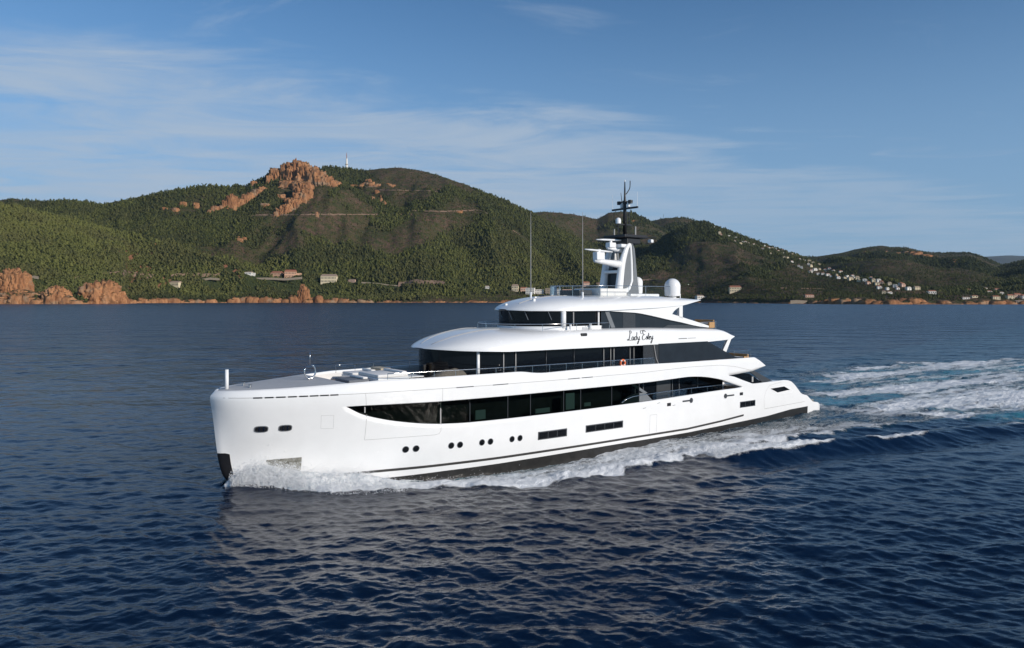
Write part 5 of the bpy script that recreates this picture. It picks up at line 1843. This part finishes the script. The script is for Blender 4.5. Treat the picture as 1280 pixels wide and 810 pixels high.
PRO = [('white', 'tile', False, 'tiny white villa with terracotta roof in the village on the ridge'),
       ('white', 'white', True, 'tiny flat roofed white villa in the village on the ridge'),
       ('cream', 'dull_tile', False, 'tiny cream villa with pale brown roof in the village on the ridge'),
       ('pink', 'tile', False, 'tiny pink villa with terracotta roof in the village on the ridge')]
protos = [None] * 4
VIL = [(892, 285), (899, 292), (900.5, 294.5), (911, 296), (918, 302), (919, 298), (927, 303), (925, 305), (931, 303.5), (935, 305), (942, 306.5), (946, 307), (948, 310), (955, 308), (958, 310), (961, 311), (965, 311),
       (969, 309.5), (963, 317.5), (972, 315), (978, 317), (980, 322), (984, 322.5), (978, 314), (990, 319), (994, 319), (989, 328), (999, 325), (1001, 335), (998, 333), (1005, 326), (1008, 329),
       (1011, 327), (1010, 331), (1013, 333), (1017, 333), (1014, 339), (1018, 337.5), (1023, 332), (1012, 340.5), (1022, 343.5), (1024, 337), (1031, 338), (1033, 340), (1036, 337), (1041, 339), (1034, 344.5), (1038, 346),
       (1045, 345), (1050, 341.5), (1055, 348.5), (1058, 346.5), (1065, 346), (1071, 349), (1068, 348), (1073, 352), (1080, 351.5), (1084, 355), (1091, 352), (1097, 352), (1101, 355), (1111, 356), (1118, 359), (1125, 356.5), (1127, 358),
       (1134, 362), (1108, 362), (1111, 367.5), (1104, 367), (1098, 361), (1121, 361.5), (985, 316), (1003, 322), (1016, 329), (1028, 343), (1047, 348), (953, 312), (938, 308), (1062, 350), (1088, 349), (1095, 356)]
for i, (px_, py_) in enumerate(VIL):
    k_ = int(vr.choice(4, p=[.34, .30, .24, .12]))
    s_ = vr.uniform(.62, 1.0)
    if protos[k_] is None:
        protos[k_] = villa_proto(*PRO[k_][:3])
        o = protos[k_]
    else:
        o = protos[k_].copy()
        COL.objects.link(o)
    x_, y_, z_ = hit(px_, py_ + .4)
    CLEAR.append((px_ - 2.6, px_ + 2.6, y_ - 42, y_ + 12))
    o.location = (x_, y_ - 3, z_ + 3.5)
    o.rotation_euler = (0, 0, vr.uniform(-.35, .55))
    o.scale = (s_ * vr.uniform(.8, 1.1), s_, s_ * vr.uniform(.85, 1.25))
    tag(o, PRO[k_][3], 'villa', 'small villas of the ridge village')

# transmission tower on the summit
x_, y_, z_ = hit(433, 211.2)
k_ = y_ / F
o = tag(empty('transmission_tower', (x_, y_ + 8, z_ - 4)), 'white transmission tower on the summit right of the rocky peak', 'tower')
MB().lathe([(3.4 * k_ * .5, -6), (2.8 * k_ * .5, 6.5 * k_), (2.0 * k_ * .5, 14 * k_)], 0, 0, 14).build('shaft', H['white'], o, smooth=True, angle=40)
MB().lathe([(1.9 * k_, 6.2 * k_), (1.9 * k_, 7.0 * k_)], 0, 0, 14).build('platform', H['stone'], o)
MB().lathe([(.45 * k_, 14 * k_), (.4 * k_, 18 * k_), (.2 * k_, 21.5 * k_)], 0, 0, 8).build('antenna', H['tile'], o)
x_, y_, z_ = hit(829.5, 274.5)
k_ = y_ / F
o = tag(empty('lattice_mast', (x_, y_ + 5, z_ - 2)), 'thin dark mast on the far hilltop right of the yacht mast', 'mast')
mb = MB()
for a in range(3):
    c_, s_ = math.cos(a * 2.09), math.sin(a * 2.09)
    mb.tube([(2.2 * c_, 2.2 * s_, -3), (.5 * c_, .5 * s_, 7 * k_)], .45, 5)
for q in range(6):
    zz_q = q * k_
    r_q = 2.2 - 1.7 * q / 7
    mb.tube([(r_q, 0, zz_q), (-r_q * .5, r_q * .87, zz_q + k_), (-r_q * .5, -r_q * .87, zz_q), (r_q, 0, zz_q + k_)], .2, 4)
mb.build('lattice', M['dark_grey'], o)


# retaining walls of the coast road
def road_wall(pts, hpx, label, m='stone'):
    W3 = [hit(*p) for p in pts]
    x0, y0, z0 = W3[0]
    ym = min(q[1] for q in W3)
    CLEAR.append((pts[0][0], pts[-1][0], ym - 26, ym + 10))
    o = tag(empty('retaining_wall', (x0, ym, 0)), label, 'wall')
    mb = MB()
    cap = MB()
    for (ax, ay, az), (bx, by, bz) in zip(W3[:-1], W3[1:]):
        h_ = hpx * ay / F
        n_ = max(2, int(abs(bx - ax) / 9))
        mb.add([(ax - x0, 0, az - 6), (bx - x0, 0, bz - 6), (bx - x0, 0, bz + h_), (ax - x0, 0, az + h_), (ax - x0, 1.2, az - 6), (bx - x0, 1.2, bz - 6), (bx - x0, 1.2, bz + h_), (ax - x0, 1.2, az + h_)],
               [(0, 1, 2, 3), (5, 4, 7, 6), (3, 2, 6, 7), (1, 0, 4, 5), (0, 3, 7, 4), (2, 1, 5, 6)])
        cap.add([(ax - x0, -.2, az + h_ + .02), (bx - x0, -.2, bz + h_ + .02), (bx - x0, 1.4, bz + h_ + .02), (ax - x0, 1.4, az + h_ + .02), (ax - x0, -.2, az + h_ + .5), (bx - x0, -.2, bz + h_ + .5), (bx - x0, 1.4, bz + h_ + .5), (ax - x0, 1.4, az + h_ + .5)],
                [(0, 1, 5, 4), (4, 5, 6, 7), (2, 3, 7, 6), (1, 2, 6, 5), (3, 0, 4, 7)])
    mb.build('wall', H[m], o)
    cap.build('coping', H['stone'], o)
    return o


road_wall([(35, 347), (48, 347), (60, 347.5)], 0.85, 'pale retaining wall at the foot of the left pine hill')
road_wall([(320, 350), (340, 350), (368, 350), (392, 349)], 0.50, 'long pale road wall under the coral house pair')
road_wall([(253, 349), (266, 349), (278, 349)], 0.43, 'short pale road wall left of the coral houses')
road_wall([(452, 354), (470, 355), (488, 357), (503, 358)], 0.77, 'pale road wall with a viaduct drop right of the wide cream villa')
road_wall([(960, 377.5), (985, 377.5), (1009, 377.5)], 1.00, 'grey sea wall at the water below the village')

# ================================================================== WOODS
tree_m = bpy.data.materials.new('pine_foliage')
tree_m.use_nodes = True
nt = tree_m.node_tree
P = nt.nodes['Principled BSDF']
P.inputs['Roughness'].default_value = .85
P.inputs['Specular IOR Level'].default_value = .15
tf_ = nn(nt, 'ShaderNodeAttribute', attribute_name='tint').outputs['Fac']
t_ = nn(nt, 'ShaderNodeTexCoord')
k3 = noise(nt, t_.outputs['Object'], .006, 5, .6)
k4 = noise(nt, t_.outputs['Object'], .9, 3, .6)
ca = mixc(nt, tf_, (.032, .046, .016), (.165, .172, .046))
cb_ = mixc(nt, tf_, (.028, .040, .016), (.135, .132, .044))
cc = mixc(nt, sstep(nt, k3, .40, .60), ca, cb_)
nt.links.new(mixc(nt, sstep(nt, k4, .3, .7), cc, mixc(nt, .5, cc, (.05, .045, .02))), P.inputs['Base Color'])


def crown_kinds(count, seed):
    """small pine and shrub crowns: a handful of jagged leaf clumps on a common stem"""
    r = np.random.default_rng(seed)
    v0, f0 = ico(1)
    out = []
    for i in range(count):
        VS, FS, o = [], [], 0
        tall = r.uniform(.9, 1.3)
        # thin trunk
        ang = np.array([0, 2.09, 4.19])
        base = np.stack([np.cos(ang) * .05, np.sin(ang) * .05, ang * 0], -1)
        VS.append(np.concatenate([base, base * .6 + [0, 0, .7]]))
        FS.append(np.array([[0, 1, 4], [0, 4, 3], [1, 2, 5], [1, 5, 4], [2, 0, 3], [2, 3, 5]]))
        o = 6
        for j in range(3):
            c = np.array([r.normal(0, .17), r.normal(0, .17), .36 + .22 * j * tall])
            s = np.array([.34, .34, .24]) * (1.15 - .25 * j) * r.uniform(.8, 1.15)
            vv = v0 * s * r.uniform(.62, 1.25, (len(v0), 1)) + c
            VS.append(vv)
            FS.append(f0 + o)
            o += len(vv)
        out.append((np.concatenate(VS), np.concatenate(FS)))
    return out


KINDS_ = crown_kinds(9, 41)
LOGY = np.log(gy)


def gfast(px, y):
    i = np.clip(np.searchsorted(gpx, px) - 1, 0, len(gpx) - 2)
    j = np.clip(((np.log(y) - LOGY[0]) / .0036).astype(int), 0, len(gy) - 2)
    u = (px - gpx[i]) / (gpx[i + 1] - gpx[i])
    v = (y - gy[j]) / (gy[j + 1] - gy[j])
    return (GZ[j, i] * (1 - u) + GZ[j, i + 1] * u) * (1 - v) + (GZ[j + 1, i] * (1 - u) + GZ[j + 1, i + 1] * u) * v


def gsample(A, px, y):
    i = np.clip(np.searchsorted(gpx, px), 0, len(gpx) - 1)
    j = np.clip(((np.log(y) - LOGY[0]) / .0036).round().astype(int), 0, len(gy) - 1)
    return A[j, i]


# where the ground can be seen from the water side (running horizon along each column, with some slack)
el = (GZ - HC) / GY
run = np.maximum.accumulate(el, axis=0)
vis = np.vstack([np.full((1, nc), True), el[1:] + 22 / GY[1:] >= run[:-1]])
tr_ = np.random.default_rng(77)
NT_ = 720000
px = tr_.uniform(-190, 1470, NT_)
y = 1700 * np.exp(tr_.uniform(0, 1, NT_) ** .8 * math.log(6700 / 1700))
e = y - shore_d(px)
x = (px - CX) / F * y
patch_ = fbm(x * .006, y * .004, 91, 5)
br_ = gsample(brown, px, y)
rk_ = gsample(rock, px, y)
dens = np.clip(.85 - .55 * br_ + .35 * patch_, .27, 1) * (e > 14) * gsample(vis, px, y)
dens *= np.where(rk_ > .5, np.where(e < 60, .35, .1), 1)
# the near left hill is close pine wood
left = (px < 360) & (y < 3000) & (e > 150)
dens = np.where(left, np.maximum(dens, .85) * gsample(vis, px, y), dens)
for a_, b_, c_, d_ in CLEAR:
    dens[(px > a_) & (px < b_) & (y > (c_ + 2 * d_) / 3) & (y < d_)] = 0
ok = tr_.uniform(0, 1, NT_) < dens
px, y, x, e, br_, left = px[ok], y[ok], x[ok], e[ok], br_[ok], left[ok]
cap_ = 260000
if len(px) > cap_:
    q = tr_.permutation(len(px))[:cap_]
    px, y, x, e, br_, left = px[q], y[q], x[q], e[q], br_[q], left[q]
z = gfast(px, y)
hgt = tr_.gamma(5.5, 1.42, len(px)).clip(3.5, 14) * np.where(br_ > .6, tr_.uniform(.28, .62, len(px)), 1) * np.where(left, 1.15, 1) * (1 + (y - 2500).clip(0) / 9000)
for a_, b_, c_, d_ in CLEAR:
    hgt[(px > a_) & (px < b_) & (y > c_) & (y < d_)] *= .55
kind = tr_.integers(0, len(KINDS_), len(px))
rot = tr_.uniform(0, 6.283, len(px))
tint = np.clip(tr_.normal(.34, .24, len(px)) - .14 * (px > 790) + .42 * left + .22 * ((px > 380) & (px < 780) & (y < 3600)) + .20 * fbm(x * .004, y * .003, 93, 4), 0, 1)  # shade of the right-hand hills is put into the tint; left and centre lighter


def plant(name, sel):
    VS, FS, TS, o = [], [], [], 0
    for k, (v, f) in enumerate(KINDS_):
        s = sel & (kind == k)
        n_ = int(s.sum())
        if not n_:
            continue
        c_, s_ = np.cos(rot[s])[:, None], np.sin(rot[s])[:, None]
        X = (v[None, :, 0] * c_ - v[None, :, 1] * s_) * hgt[s][:, None] * .92 + x[s][:, None]
        Y = (v[None, :, 0] * s_ + v[None, :, 1] * c_) * hgt[s][:, None] * .92 + y[s][:, None]
        Zv = v[None, :, 2] * hgt[s][:, None] + z[s][:, None] - .3
        VS.append(np.stack([X, Y, Zv], -1).reshape(-1, 3))
        FS.append((f[None] + (np.arange(n_) * len(v))[:, None, None]).reshape(-1, 3) + o)
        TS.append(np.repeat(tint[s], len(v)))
        o += n_ * len(v)
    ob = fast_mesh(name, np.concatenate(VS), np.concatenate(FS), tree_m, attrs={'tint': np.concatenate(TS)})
    return tag(ob, kind='stuff')


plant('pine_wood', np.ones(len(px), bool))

# ================================================================== AIR
HAZE = 1.1e-5
hz = MB().box(-22000, 26000, -60, 27000, -40, 1500).build('haze', M['white'])
hm = bpy.data.materials.new('haze_air')
hm.use_nodes = True
nt = hm.node_tree
for n in list(nt.nodes):
    nt.nodes.remove(n)
pv = nn(nt, 'ShaderNodeVolumePrincipled', inp={'Color': (.62, .80, 1.0, 1), 'Density': HAZE, 'Anisotropy': .2})
ou = nn(nt, 'ShaderNodeOutputMaterial')
nt.links.new(pv.outputs[0], ou.inputs['Volume'])
hz.data.materials.clear()
hz.data.materials.append(hm)
tag(hz, kind='stuff')
